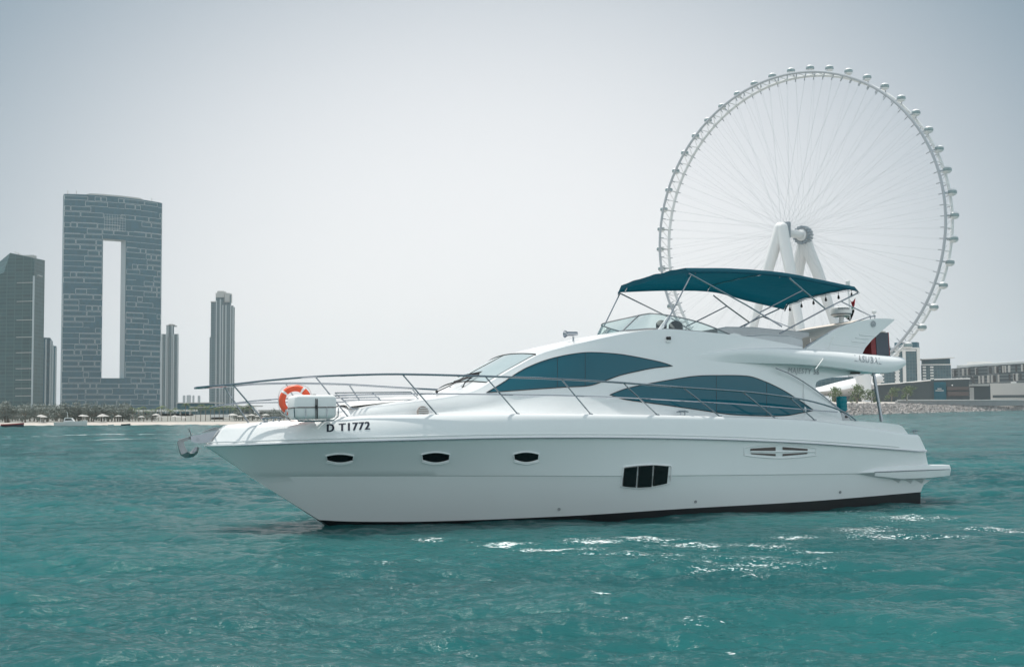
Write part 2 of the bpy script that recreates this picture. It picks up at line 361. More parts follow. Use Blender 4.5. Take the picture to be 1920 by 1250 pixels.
for i in range(NH):
    base = np.array([bx[i], by[i], bz[i]]); sh = S[i]; pts = []
    for t in TT[:-1]:
        q = base*(1-t)+sh*t; q[1] += 0.07*math.sin(math.pi*t)+min(0.24, max(0, float(bG(min(bx[i], 17.2)))-0.12-base[1]))*max(0, 1-t/0.42)**1.4*flare[i]
        pts.append(tuple(q))
    top = []
    for v in VV:
        z = sh[2]+0.10*(1-v*v)*(1-cock[i])+0.006
        if abs(v) < 0.895: z -= 0.62*cock[i]
        bul = 0.16*(1-v*v)*np.clip((S[i, 0]-8.5)/2.5, 0, 1)
        top.append((sh[0]+bul, sh[1]*v, z))
    rows_h.append(pts+top+[(x, -y, z) for x, y, z in pts[::-1]])
mb = MB(); mb.grid(rows_h); mb.add(rows_h[0], [tuple(range(len(rows_h[0])))]); mb.add(rows_h[-1], [tuple(range(len(rows_h[0])))[::-1]])
house = mb.build('deckhouse', M['gelcoat'], yacht, smooth=35)

# aft panel that carries the side wall on to the cockpit opening, flush with the wall
prof_end = rows_h[-1][:len(TT)-1]
pz = [p[2] for p in prof_end]; py_ = [p[1] for p in prof_end]
def LP(px, py):
    d = lray(px, py); yy = 1.85
    for _ in range(25):
        t = (yy-lo.y)/d.y; yy = .5*yy+.5*float(np.interp(lo.z+d.z*t, pz, py_))
    return Vector((lo.x+d.x*t, yy, lo.z+d.z*t))
br = [(1580, 789), (1577, 776), (1569, 761), (1557, 751), (1545, 741), (1536, 734), (1529.5, 728), (1529, 722), (1531, 716), (1536, 712.5), (1548, 709.5), (1565, 706.5), (1585, 704), (1614, 700), (1642, 697), (1600, 690), (1560, 680), (1530, 672)]
mb = MB(); mb.prism([Vector(p) for p in prof_end[::-1]]+[LP(*p) for p in br], (0, -0.09, 0)); brk = pair(mb, 'side_bracket', M['gelcoat'], yacht, 0)
def bvh_of(*obs):
    vs = []; fs = []
    for o in obs:
        b = len(vs); vs += [v.co.copy() for v in o.data.vertices]; fs += [tuple(b+i for i in p.vertices) for p in o.data.polygons]
    return BVHTree.FromPolygons(vs, fs)
bvh_house = bvh_of(house, brk); bvh_hull = bvh_of(hull); bvh_bul = bvh_of(bulw)
def hit(bv, px, py, off=0.004):
    d = lray(px, py).normalized(); loc, n, i, dist = bv.ray_cast(lo, d)
    if loc is None: return None
    if n.dot(d) > 0: n = -n
    return loc+n*off
def lin(pts, n):
    pts = np.array(pts, float); s = np.r_[0, np.cumsum(np.hypot(*np.diff(pts, axis=0).T))]; t = np.linspace(0, s[-1], n)
    return np.stack([np.interp(t, s, pts[:, 0]), np.interp(t, s, pts[:, 1])], 1)
def hits(bv, pts, off):
    out = []; prev = None
    for p in pts:
        h = hit(bv, p[0], p[1], off)
        if h is None: h = prev
        out.append(h); prev = h
    if any(o is None for o in out):
        f = next(o for o in out if o is not None); out = [o if o is not None else f for o in out]
    return out
def patch(bv, top, bot, n, m, off, smooth=True):
    T = np.array([tuple(p) for p in spline([Vector((a, b, 0)) for a, b in top], n)]) if smooth else lin(top, n)
    Bt = np.array([tuple(p) for p in spline([Vector((a, b, 0)) for a, b in bot], n)]) if smooth else lin(bot, n)
    T = T[:, :2]; Bt = Bt[:, :2]
    G = [hits(bv, T*(1-k)+Bt*k, off) for k in np.linspace(0, 1, m)]
    return G, T, Bt
UT = [(912, 736), (940, 719), (968.5, 700), (988, 689), (1023.6, 675), (1059.6, 666), (1095.5, 661), (1124, 661), (1165, 664.4), (1203, 671), (1241.6, 679.5), (1261, 686)]
UB = [(912, 736), (988, 730.5), (1060, 725.5), (1105, 722.6), (1136, 713), (1162.6, 703.5), (1194, 696), (1227, 689.5), (1261, 686)]
LT = [(1143, 740), (1175, 728), (1219, 718.7), (1265, 710.5), (1303, 705), (1342, 703.6), (1403, 705), (1429, 713), (1460, 727), (1489, 744), (1526, 769)]
LB = [(1143, 740), (1157, 744.5), (1173, 749), (1239, 758), (1316, 769), (1367, 776.5), (1420, 779), (1471, 779), (1504, 773.5), (1526, 769)]
for tp, bt in ((UT, UB), (LT, LB)):
    G, T, Bt = patch(bvh_house, tp, bt, 60, 9, 0.006)
    mb = MB(); mb.grid(G); wo = mb.build('side_window', M['window'], yacht, recalc=False, weld=0); wm = mir(wo)
    mb = MB(); loop = hits(bvh_house, list(T)+list(Bt[::-1])[1:-1], 0.006); mb.tube(loop, 0.010, 5, closed=True); fo = mb.build('window_trim', M['blackrubber'], wo); fm = mir(fo); fm.parent = wm
    # pane joints
    for px in ((1045, 1097) if tp is UT else (1343, 1437)):
        ty = np.interp(px, T[:, 0], T[:, 1]); byy = np.interp(px, Bt[:, 0], Bt[:, 1])
        mb = MB(); mb.tube(hits(bvh_house, [(px, y_) for y_ in np.linspace(ty, byy, 8)], 0.004), 0.006, 4); mb.build('pane_joint', M['blackrubber'], wo)

# --- windshield: parametric patch over the forward slope
def house_top(s, v, off):
    i = min(max(s, 0), NH-1.001); a = int(i); f_ = i-a; sh = S[a]*(1-f_)+S[a+1]*f_
    return Vector((sh[0]+0.16*(1-v*v), sh[1]*v, sh[2]+0.10*(1-v*v)+0.006+off))
def s_of(x): return float(np.interp(-x, -S[:, 0], np.arange(NH)))
s0 = s_of(L(916, 718, 1.36).x); s1 = s_of(L(1008, 666.5, 1.30).x)
for v0, v1 in ((-0.93, -0.02), (0.02, 0.93)):
    mb = MB(); mb.grid([[house_top(s, v, 0.014) for v in np.linspace(v0, v1, 12)] for s in np.linspace(s0, s1, 14)])
    mb.build('windshield', M['windshield'], yacht)
mb = MB(); ring = [house_top(s0, v, .016) for v in np.linspace(-.95, .95, 20)]+[house_top(s, .95, .016) for s in np.linspace(s0, s1, 10)][1:]+[house_top(s1, v, .016) for v in np.linspace(.95, -.95, 20)][1:]+[house_top(s, -.95, .016) for s in np.linspace(s1, s0, 10)][1:-1]
mb.tube([house_top(s1, v, .016) for v in np.linspace(-.95, .95, 20)], 0.016, 6); mb.tube([house_top(s0, v, .016) for v in np.linspace(-.95, .95, 20)], 0.008, 5); mb.tube([house_top(s, 0, .016) for s in np.linspace(s0, s1, 10)], 0.010, 6); mb.build('windshield_frame', M['blackrubber'], yacht)
# wipers
for pts in ([(819, 734, 0.55), (845, 722, .55), (876, 706, .5), (900, 698, .45)], [(845, 727, .15), (868, 716, .12), (890, 702, .1)], [(868, 726, .75), (872, 716, .72), (890, 703, .68)]):
    mb = MB(); pp = [L(*p) for p in pts]; mb.tube(pp, 0.013, 5); mb.tube([pp[-2]+Vector((0.25, 0.05, 0.0)), pp[-1]+Vector((-.1, 0.02, 0.02))], 0.018, 5); mb.ball(pp[0], 0.035, 8, 6); mb.build('wiper', M['blackrubber'], yacht)

# --- flybridge overhang: bulging side mouldings and slab -----------------
bt_ = [(1300, 666.5), (1330, 660.5), (1370, 655.5), (1420, 652.5), (1480, 653), (1550, 657), (1620, 663.5), (1665, 667.5), (1691, 670.5)]
bb_ = [(1300, 667.5), (1330, 676), (1370, 679.5), (1420, 680.5), (1465, 681.5), (1510, 684), (1556, 688.5), (1600, 695), (1625, 698), (1648, 698.5), (1668, 695), (1687, 684)]
Tb = spline([Vector((a, b, 0)) for a, b in bt_], 40); Bb = spline([Vector((a, b, 0)) for a, b in bb_], 40)
G = []; lastt = lastb = None; kt = kb = 0
for k in range(40):
    u = k/39; qq = float(np.clip(u/0.54, 0, 1)); qq = qq*qq*(3-2*qq); tt = float(np.clip((u-.12)/.42, 0, 1)); tt = tt*tt*(3-2*tt); out = 0.41*qq*min(1, ((1-u)/0.08+0.45))**0.5
    ha = hit(bvh_house, Tb[k].x, Tb[k].y, 0.0) if Tb[k].x < 1440 else None; hb = hit(bvh_house, Bb[k].x, Bb[k].y, 0.0) if Bb[k].x < 1440 else None
    if ha: yt = ha.y; lastt, kt = yt, k
    else: q_ = (k-kt)/(39-kt); yt = lastt*(1-q_)+1.80*q_
    if hb: ybt = hb.y; lastb, kb = ybt, k
    else: q_ = (k-kb)/(39-kb); ybt = lastb*(1-q_)+1.90*q_
    a = L(Tb[k].x, Tb[k].y, yt); b = L(Bb[k].x, Bb[k].y, ybt+out*.82*tt); x = a.x*.5+b.x*.5; ring_ = []
    for q in range(13):
        v_ = q/12; w_ = v_**2.3; f_ = (1-(1-v_)**2.2)*(1-0.18*max(0, (v_-.7)/.3)**2)*(1-(1-tt)*v_**2)
        ring_.append((x, yt*(1-v_)+ybt*v_+out*f_-0.004*(1-v_), a.z*(1-w_)+b.z*w_+0.01*math.sin(math.pi*v_)*qq))
    ring_ = [(x, yt-0.5, a.z-.02)]+ring_+[(x, ring_[-1][1]-.06*qq, b.z-.008*qq), (x, ring_[-1][1]-.14*qq, b.z-.004*qq), (x, ybt-0.4, b.z+0.02)]
    G.append(ring_)
mb = MB(); mb.grid(G); mb.add(G[-1], [tuple(range(17))]); bulge = pair(mb, 'flybridge_overhang', M['gelcoat'], yacht, 45)
bvh_bulge = bvh_of(bulge)
e0 = G[22]; eZt = [g[0][2] for g in G]; eZb = [g[-1][2] for g in G]
mb = MB(); slab = []
for k in range(18, 40):
    x = G[k][0][0]; yb = G[k][0][1]+0.05
    slab.append([(x-0.12*(1-v*v)*(k/39), yb*v, eZt[k]-0.03) for v in np.linspace(-1, 1, 9)]+[(x-0.12*(1-v*v)*(k/39), yb*v, eZb[k]+0.03) for v in np.linspace(1, -1, 9)])
mb.grid(slab, True); mb.add(slab[-1], [tuple(range(18))]); mb.add(slab[0], [tuple(range(18))[::-1]])
mb.build('flybridge_floor', M['gelcoat'], yacht, smooth=30)
# bracket panel at the end of the saloon side
mb = MB(); mb.prism([L(a, b, 1.99) for a, b in [(1597, 697), (1613, 698), (1613, 701), (1597, 700)]], (0, -0.05, 0)); mb.build('courtesy_light', M['louver'], yacht)
# aft saloon bulkhead door
mb = MB(); xk = xb_end+0.35; mb.box((xk-0.34, 0, 2.75), (0.04, 2.4, 1.5)); mb.build('saloon_door', M['darkglass'], yacht)

# --- radar arch wings ------------------------------------------------
wing = [(1508, 655), (1520, 647), (1540, 633), (1560, 621), (1582, 610), (1605, 602.5), (1640, 597.5), (1660, 597.5), (1675, 599), (1672, 603), (1650, 622), (1634, 637), (1622, 652), (1616, 665)]
mb = MB(); W = [L(a, b, 1.72) for a, b in wing]; mb.prism([(p.x, p.y+0.06*(p.z-3.6), p.z) for p in W], (0, -0.14, 0)); wg = pair(mb, 'radar_arch_wing', M['gelcoat'], yacht, 30)
bvh_w = bvh_of(wg)
mb = MB()
for pr in ([(1611, 627), (1650, 631)], [(1604, 633), (1646, 637)], [(1597, 640), (1640, 643)]):
    mb.tube(hits(bvh_w, lin(pr, 6), 0.004), 0.016, 6)
mb.tube(hits(bvh_w, lin([(1560, 645), (1618, 651)], 8), 0.0), 0.010, 6)
mb.build('wing_louver', M['gelcoat'], wg)
mb = MB(); c_ = hit(bvh_w, 1637, 607, 0.01); mb.lathe([(0.075, 0), (0.08, 0.012), (0.055, 0.014), (0.05, 0.006), (0.02, 0.012), (0, .014)], c_, (0, 1, 0), 18); mb.build('emblem', M['letter'], wg)
pw = L(1640, 600, 0); mb = MB(); xa = W[6].x; za = W[6].z
mb.prism([(xa+0.55, -1.68, za-0.16), (xa-0.1, -1.68, za-0.10), (xa-0.1, -1.68, za-0.20), (xa+0.5, -1.68, za-0.28)], (0, 3.36, 0)); mb.build('radar_arch_beam', M['gelcoat'], yacht, smooth=0)
mb = MB(); mb.tube([L(1563, 631, 1.9), L(1549, 662, 2.05), L(1541, 676, 2.3), L(1529, 692, 2.33)], .014, 5); mb.build('mooring_line', M['whitecloth'], yacht)
# arch hand rail
mb = MB(); mb.tube([L(a, b, 1.62) for a, b in [(1512, 648), (1545, 630), (1590, 608), (1630, 594), (1641, 592), (1640, 597)]], 0.016, 6); mb.tube([L(1632, 594, 1.62), L(1632, 598, 1.62)], 0.014, 6)
mb.build('arch_rail', M['steel'], yacht)

# --- flybridge windscreen --------------------------------------------
fb = [(-1.60, 1366, 627), (-1.58, 1300, 622), (-1.47, 1245, 617.5), (-1.3, 1222, 616), (-0.7, 0, 0), (0, 1167, 620)]
def wsc(yb, top):
    pass
bot = [L(1366, 627.5, 1.66), L(1310, 621.5, 1.60), L(1245, 617, 1.50), L(1222, 616.0, 1.30), L(1195, 618.0, 0.7), L(1167, 620.5, 0.0)]
topc = [L(1368, 626, 1.64), L(1312, 604.5, 1.50), L(1258, 592, 1.38), L(1226, 588, 1.18), L(1210, 589, 0.62), L(1197, 591.5, 0.0)]
bot = bot+[Vector((p.x, -p.y, p.z)) for p in bot[-2::-1]]; topc = topc+[Vector((p.x, -p.y, p.z)) for p in topc[-2::-1]]
bS = spline(bot, 61); tS = spline(topc, 61)
mb = MB(); mb.grid([[b.lerp(t, k) for k in np.linspace(0, 1, 4)] for b, t in zip(bS, tS)]); fw = mb.build('flybridge_windscreen', M['screen'], yacht, recalc=False, weld=0)
mb = MB(); mb.tube(tS, 0.018, 6); mb.tube(bS, 0.020, 6)
for k in (30,): mb.tube([bS[k], tS[k]], 0.018, 6)
mb.build('windscreen_frame', M['dullsteel'], fw)
for s_ in (1, -1):
    a = L(1238, 618, 1.5); b = L(1257, 593, 1.4); mb = MB(); mb.prism([(p.x, p.y*s_, p.z) for p in (a+Vector((.06, 0, 0)), b+Vector((.07, 0, 0)), b-Vector((.07, 0, 0)), a-Vector((.05, 0, 0)))], (0, -0.03*s_, 0)); mb.build('windscreen_support', M['gelcoat'], fw)
    # side wing of the coaming behind the screen
mb = MB(); cw = [(1366, 627), (1376, 624), (1388, 627), (1392, 631), (1366, 631)]
mb.prism([L(a, b, 1.64) for a, b in cw], (0, -0.06, 0)); pair(mb, 'coaming_cap', M['gelcoat'], yacht)
# inner coaming that carries the windscreen
mb = MB(); mb.grid([[b+Vector((0, 0, 0.004)), b*1.0-Vector((0, 0, 0.30))] for b in bS]); mb.build('windscreen_base', M['gelcoat'], yacht)
# dashboard inside and helm pods
for px, py, r_, y in ((1240, 609, 0.13, 0.6), (1267, 612, 0.17, 0.7)):
    p = L(px, py, y); mb = MB(); mb.lathe([(r_*.4, -0.30), (r_*.5, -.1), (r_, -0.08), (r_, 0.02), (r_*.85, 0.06), (0.02, 0.07)], p, (0.35, 0.55, 0.6), 18); mb.build('helm_seat', M['blackrubber'], yacht)
# grey covered seats
mb = MB(); a = L(1330, 624, .2); b = L(1500, 640, .6)
prof = [(1330, 618), (1350, 614.5), (1400, 615), (1440, 619), (1500, 624)]
q = [L(x, y, 0.55) for x, y in prof]; mb.grid([[(p.x, 0.9, p.z-0.9), (p.x, 0.88, p.z-0.03), (p.x, 0.80, p.z), (p.x, -0.6, p.z), (p.x, -.7, p.z-.9)] for p in q]); mb.build('seat_cover', M['vinylgrey'], yacht, smooth=50)
q = [L(x, y, 1.45) for x, y in [(1395, 630), (1430, 627.5), (1480, 630), (1503, 636)]]; mb = MB(); mb.grid([[(p.x, 1.5, p.z-0.5), (p.x, 1.48, p.z-0.02), (p.x, 1.40, p.z), (p.x, 1.3, p.z), (p.x, 1.25, p.z-.5)] for p in q]); mb.tube([(p.x, 1.47, p.z+.01) for p in q], .012, 6); mb.build('side_bolster', M['vinylgrey'], yacht)
q = [L(x, y, 0.9) for x, y in [(1504, 634), (1530, 626), (1570, 612), (1605, 600)]]; mb = MB(); mb.grid([[(p.x, 1.25, p.z-0.6), (p.x, 1.22, p.z-0.04), (p.x, 1.12, p.z), (p.x, -1.1, p.z), (p.x, -1.2, p.z-.6)] for p in q])
mb.add([(q[0].x, 1.25, q[0].z-.6), (q[0].x, 1.2, q[0].z), (q[0].x, -1.1, q[0].z), (q[0].x, -1.2, q[0].z-.6)], [(0, 1, 2, 3)]); mb.build('sun_lounge', M['cushion'], yacht, smooth=50)
# navigation light
mb = MB(); p = hit(bvh_house, 1252, 640, 0.02); mb.box(p, (0.10, 0.06, 0.05)); mb.build('light_base', M['whiteplastic'], yacht)
mb = MB(); p = hit(bvh_house, 1252.5, 635, 0.03); mb.box(p, (0.085, 0.07, 0.075)); mb.build('navigation_light', M['darkglass'], yacht)

# --- lettering -----------------------------------------------------
def text_mesh(body, bold=0.0, shear=0.0):
    c = bpy.data.curves.new('t', 'FONT'); c.body = body; c.offset = bold; c.resolution_u = 3; c.shear = shear; c.space_character = 1.14
    o = bpy.data.objects.new('t', c); col.objects.link(o); bpy.context.view_layer.update()
    me = bpy.data.meshes.new_from_object(o.evaluated_get(bpy.context.evaluated_depsgraph_get()))
    v = np.array([tuple(x.co) for x in me.vertices])[:, :2]; f = [tuple(p.vertices) for p in me.polygons]
    bpy.data.objects.remove(o); v[:, 0] -= v[:, 0].min(); return v, f
def lettering(name, body, bv, x0, y0, x1, y1, h, m, parent, bold=0.0, shear=0.0, off=0.004, thick=0.0):
    v, f = text_mesh(body, 0.0, shear); sx = (x1-x0)/v[:, 0].max(); sy = h/v[:, 1].max()
    pts = [(x0+a*sx, y0+(y1-y0)*(a/v[:, 0].max())-b*sy) for a, b in v]
    mb_ = MB()
    for q_, dx_ in enumerate((0, -bold*sx, bold*sx, -bold*sx*.5, bold*sx*.5)):
        mb_.add(hits(bv, [(a+dx_, b) for a, b in pts], off+0.0006*q_), f)
    if thick: mb_.add(hits(bv, pts, off+thick), f)
    return mb_.build(name, m, parent, smooth=0, recalc=False, weld=0)
lettering('registration_lettering', 'D T1772', bvh_bul, 613.5, 809.5, 693, 804.5, 14.5, M['navy'], yacht, bold=0.052)
lettering('model_lettering', 'MAJESTY 56', bvh_house, 1477, 698.5, 1535, 702.5, 10, M['letter'], yacht, bold=0.012, off=0.012, shear=0.2)
lettering('name_lettering', 'LASUBAL', bvh_bulge, 1602, 677, 1652, 683, 12, M['letter'], yacht, bold=0.01, off=0.008)

# --- hull ports, windows, vent -----------------------------------
def port(cx, cy, w_, h_):
    n = 26; T = [(cx-w_/2+w_*k/n, cy-h_*0.30-h_*0.20*math.sin(math.pi*k/n)) for k in range(n+1)]; Bo = [(cx-w_/2+1+(w_-2)*k/n, cy+h_*0.24+h_*0.26*math.sin(math.pi*k/n)) for k in range(n+1)]
    G = [hits(bvh_hull, [(a[0]*(1-k)+b[0]*k, a[1]*(1-k)+b[1]*k) for a, b in zip(T, Bo)], 0.006) for k in np.linspace(0, 1, 5)]
    mb_ = MB(); mb_.grid(G); o = mb_.build('porthole', M['darkglass'], yacht, recalc=False, weld=0)
    mb_ = MB(); mb_.tube(hits(bvh_hull, T+Bo[::-1], 0.008), 0.016, 6, closed=True); mb_.tube(hits(bvh_hull, [(x, y+3.0) for x, y in Bo], 0.004), 0.020, 6); mb_.build('porthole_frame', M['gelcoat'], o)
for c_ in ((637.5, 858.5, 52, 17), (817, 857, 53, 20), (986.5, 856.5, 48, 20)): port(*c_)
fr = [(1169, 875), (1195, 871.5), (1225, 870.5), (1259, 872.5), (1257, 905), (1230, 911), (1200, 915), (1164, 912)]
mb = MB(); lp = hits(bvh_hull, lin(fr+[fr[0]], 50)[:-1], 0.006); mb.tube(lp, 0.022, 6, closed=True); hw = mb.build('hull_window', M['gelcoat'], yacht)
mb = MB(); mb.add(hits(bvh_hull, fr, 0.004), [tuple(range(8))]); mb.build('window_recess', M['gelcoat'], hw)
for quad in ([(1169.5, 876.5), (1193, 873.5), (1190, 912), (1167, 909.5)], [(1196.5, 873), (1222, 871.5), (1219.5, 911), (1194.5, 912)], [(1225.5, 871.5), (1251.5, 873.5), (1248.5, 904.5), (1223, 909.5)]):
    q4 = [hit(bvh_hull, a, b, 0.055) for a, b in quad]; mb = MB(); mb.prism(q4, (0, -0.03, 0)); mb.build('window_pane', M['darkglass'], hw, smooth=0)
# vent
VT = [(1395, 839), (1420, 835), (1460, 833.5), (1500, 835), (1530, 840)]; VB = [(1395, 853), (1420, 856), (1460, 858.5), (1500, 856.5), (1530, 853)]
mb = MB(); Ts = [tuple(p)[:2] for p in spline([Vector((*p, 0)) for p in VT], 30)]; Bs = [tuple(p)[:2] for p in spline([Vector((*p, 0)) for p in VB], 30)]
mb.tube(hits(bvh_hull, Ts+Bs[::-1], 0.006), 0.013, 6, closed=True); mb.tube(hits(bvh_hull, lin([(1408, 846.5), (1528, 846.5)], 20), 0.004), 0.018, 6); vent = mb.build('hull_vent', M['gelcoat'], yacht)
for T4, B4 in (([(1407, 840.5), (1454, 837.5)], [(1406, 844.5), (1454, 844.5)]), ([(1467, 837.5), (1514, 841)], [(1467, 843), (1514, 844.5)]), ([(1406, 849), (1454, 850.5)], [(1409, 851), (1454, 854.5)]), ([(1467, 850.5), (1514, 848)], [(1467, 854.5), (1513, 850.5)])):
    mb = MB(); mb.grid([hits(bvh_hull, lin(T4, 10)*(1-k)+lin(B4, 10)*k, 0.008) for k in (0, .5, 1)]); mb.build('vent_slot', M['louver'], vent, recalc=False, weld=0)
for px, py in ((1304, 940), (1575, 922), (1048, 954)):
    mb = MB(); mb.lathe([(0.035, 0), (0.035, .012), (0.02, .014), (0.0, .004)], hit(bvh_hull, px, py, 0.0), (0, 1, -.1), 12); mb.build('drain_outlet', M['dullsteel'], yacht)

# --- rails -----------------------------------------------------
def yr(x): return float(bG(min(x, 16.9)))-0.10 if x < 16.6 else float(bG(16.6)-0.10)*max(0.0, 1-((x-16.6)/1.35))**0.55
def RL(px, py): return L(px, py, yr)
topR = [RL(a, b) for a, b in [(395, 724), (437, 720.5), (500, 713.5), (592, 706), (680, 702.5), (755, 701.5), (900, 705), (1053, 710.5), (1168, 717.5), (1280, 726), (1393, 734), (1455, 741), (1510, 749.5), (1560, 763), (1588, 775), (1605, 788)]]
tip = L(364, 727, 0.0)
midR = [RL(a, b) for a, b in [(425, 758), (470, 752), (540, 747), (600, 743.5), (640, 741), (780, 738), (900, 739), (1053, 741.5), (1168, 745), (1280, 751), (1393, 758), (1480, 765), (1570, 772)]]
mtip = L(393, 764, 0.0)
def loop_rail(path, tp): # smooth loop round the bow
    a = path; b = [Vector((p.x, -p.y, p.z)) for p in path]
    return a[::-1]+[tp]+b
mb = MB(); mb.tube(spline(loop_rail(topR, tip), 160), 0.023, 8); rail = mb.build('bow_rail', M['steel'], yacht)
mb = MB(); mb.tube(spline(loop_rail(midR, mtip), 140), 0.015, 6); mb.build('mid_rail', M['steel'], rail)
for (a, b), (c1, d1) in [((437, 721), (497, 791)), ((592, 707), (655, 784)), ((755, 702), (820, 778)), ((910, 705.5), (970, 775.5)), ((1053, 711), (1107, 776)), ((1168, 717.5), (1232, 777.5)), ((1280, 726), (1350, 780.5)), ((1393, 735), (1455, 785)), ((1480, 745), (1527, 787))]:
    t_ = RL(a, b); f_ = RL(c1, d1)
    for s_ in (1, -1):
        mb = MB(); mb.tube([(t_.x, s_*t_.y, t_.z), (f_.x, s_*(f_.y+0.02), f_.z-0.01)], 0.016, 8); mb.lathe([(0.045, -.01), (0.045, .008), (0.02, .02)], (f_.x, s_*(f_.y+0.02), f_.z-0.0), (0, 0, 1), 10); mb.build('stanchion', M['steel'], rail)
# stair hand rail, support pole
mb = MB(); gr = spline([L(a, b, 2.0) for a, b in [(1455, 690), (1480, 700), (1512, 719), (1545, 743), (1575, 768), (1600, 789)]], 24); mb.tube(gr, 0.015, 6); mb.build('stair_rail', M['steel'], yacht)
mb = MB(); mb.tube([L(1638, 699, 2.0), L(1653, 790, 2.05)], 0.042, 10); mb.build('support_pole', M['steel'], yacht)
# sunpad frames on the foredeck
mb = MB(); y_ = 0.95
lp = [L(a, b, y_) for a, b in [(628, 736.5), (640, 747), (656, 763), (663, 766.5), (700, 766.8), (770, 766), (794, 764.5), (799, 761.5), (790, 752), (770, 735)]]; mb.tube(lp, 0.014, 6, closed=True)
mb.tube([L(643, 750.5, y_), L(786, 748.5, y_)], 0.010, 6); mb.tube([L(698, 736.3, y_), L(714, 751, y_)], 0.013, 6)
pair(mb, 'sunpad_frame', M['steel'], yacht)
mb = MB(); a = L(655, 764, .9); b = L(800, 752, .9); mb.grid([[(x, y, z0+0.10*(1-abs(y/0.9)**6)) for y in np.linspace(-.9, .9, 11)] for x, z0 in ((a.x, a.z-.02), (a.x-.03, a.z+0.03), (b.x+.5, b.z+.02), (b.x, b.z+.03))]); mb.build('sunpad', M['deckwhite'], yacht)
# deck vent grille, cleats
mb = MB(); c_ = L(793, 772, 1.62); mb.lathe([(0.12, -.05), (0.13, 0.0), (0.12, .03), (0.03, .04)], c_, (0, 1, .3), 20)
vg = mb.build('deck_speaker', M['grille'], yacht)
mb = MB()
for q_ in range(5): mb.box(c_+Vector((0, 0.045, -.08+.04*q_)), (.17 if q_ in (0, 4) else .23, .012, .014))
mb.build('speaker_grille', M['gelcoat'], vg, smooth=0)
def cleat(c_, s_=1.0):
    mb_ = MB(); c_ = Vector(c_); mb_.tube([c_+Vector((-.16*s_, 0, .06)), c_+Vector((-.08*s_, 0, .075)), c_+Vector((.08*s_, 0, .075)), c_+Vector((.16*s_, 0, .06))], [0.012, .02, .02, .012], 8)
    for q in (-.06, .06): mb_.tube([c_+Vector((q*s_, 0, -.01)), c_+Vector((q*s_, 0, .07))], .016, 8)
    return mb_.build('cleat', M['steel'], yacht)
cleat(L(1280, 777, 2.22)); cleat(L(518, 789.5, 0.98), 1.0); cleat(L(1716, 812, 1.9), .6); cleat(L(498, 791.0, 1.0), .5)
# horn on the coach roof
mb = MB(); h0 = L(1059, 626, 0.75); h1 = L(1083, 625.5, 0.75); ax = Vector((h0-h1)).normalized()
mb.lathe([(0.02, 0), (0.05, .02), (0.055, (h0-h1).length*.8), (0.09, (h0-h1).length), (0.07, (h0-h1).length-.02), (0.0, (h0-h1).length-.1)], h1, ax, 16)
h2 = L(1075, 645, .75); mb.tube([L(1075, 631, .75), h2], .022, 8); mb.lathe([(0.06, -.03), (.06, .01), (.03, .03)], h2, (0, 0, 1), 12); mb.build('horn', M['steel'], yacht)

# --- bimini canopy -----------------------------------------------
YC = 1.5
cp = [L(1292, 511, YC), L(1380, 511.5, YC), L(1480, 520, YC), L(1550, 533, YC), L(1609, 545.5, YC)]
cs = [L(1160, 546, -YC), L(1255, 543, -YC), L(1338, 546, -YC), L(1400, 562, -YC), L(1470, 578.5, -YC)]
NC = 30
a = spline(cp, NC); b = spline(cs, NC)
crown = 0.05
G = []
for i in range(NC):
    u = i/(NC-1); r_ = []
    sag = -0.030*abs(math.sin(u*math.pi*2))
    for k in np.linspace(0, 1, 25):
        q = a[i].lerp(b[i], k); edge = min(1.0, min(k, 1-k)/0.05); q.z += 0.125*(1-(1-edge)**2)**.5+(crown+sag+0.010*math.sin(31*k+17*u)*math.sin(23*u+5*k)+0.006*math.sin(60*u-22*k))*(1-abs(2*k-1)**2.2); r_.append(q)
    r_ = [r_[0]+Vector((0, 0, -.015))]+r_+[r_[-1]+Vector((0, 0, -.03))]
    G.append(r_)
dn = [Vector((p.x+0.03, p.y, p.z-0.13*(1 if 0 < k < len(G[0])-1 else .3))) for k, p in enumerate(G[0])]; up_ = [Vector((p.x-0.05, p.y, p.z-0.05)) for p in G[-1]]
G = [dn]+G+[up_]
mb = MB(); mb.grid(G); can = mb.build('canopy', M['canvas'], yacht, smooth=50)
T_ = 0.016
def tb(pts, r_=T_, mirror=False, name='canopy_tube'):
    mb_ = MB(); mb_.tube(pts, r_, 6); 
    return mb_.build(name, M['steel'], can)
pf, pm_, pa = cp[0], cp[2], cp[4]
for s_ in (1, -1):
    def Q(px, py, y=1.52):
        p = L(px, py, y); return Vector((p.x, s_*p.y, p.z))
    off = Vector((0, 0, 0))
    if s_ < 0:
        off = (cs[0]-Vector((cp[0].x, -cp[0].y, cp[0].z)))*0.9
    tb([Q(1296, 515)+off, Q(1246, 612, 1.5)])
    tb([Q(1292, 513)+off, Q(1400, 572)+off*.4, Q(1466, 612, 1.6)], .019)
    tb([Q(1480, 521)+off, Q(1507, 545)+off*.7, Q(1548, 579)+off*.2], .019)
    tb([Q(1609, 549)+off, Q(1548, 579)+off*.2, Q(1462, 625, 1.62)], .018)
    tb([Q(1505, 544)+off*.7, Q(1424, 586)+off*.3])
    tb([Q(1577, 565)+off, Q(1632, 592)])
    tb([Q(1424, 592)+off*.3, Q(1395, 612)])
for k, (x0, x1) in enumerate(((0, 0), (2, 2), (4, 4))):
    i = [1, 15, NC-1][k]; mb = MB(); mb.tube([p-Vector((0, 0, 0.03)) for p in G[i+1][1:-1]], 0.017, 6); mb.build('canopy_bow', M['steel'], can)

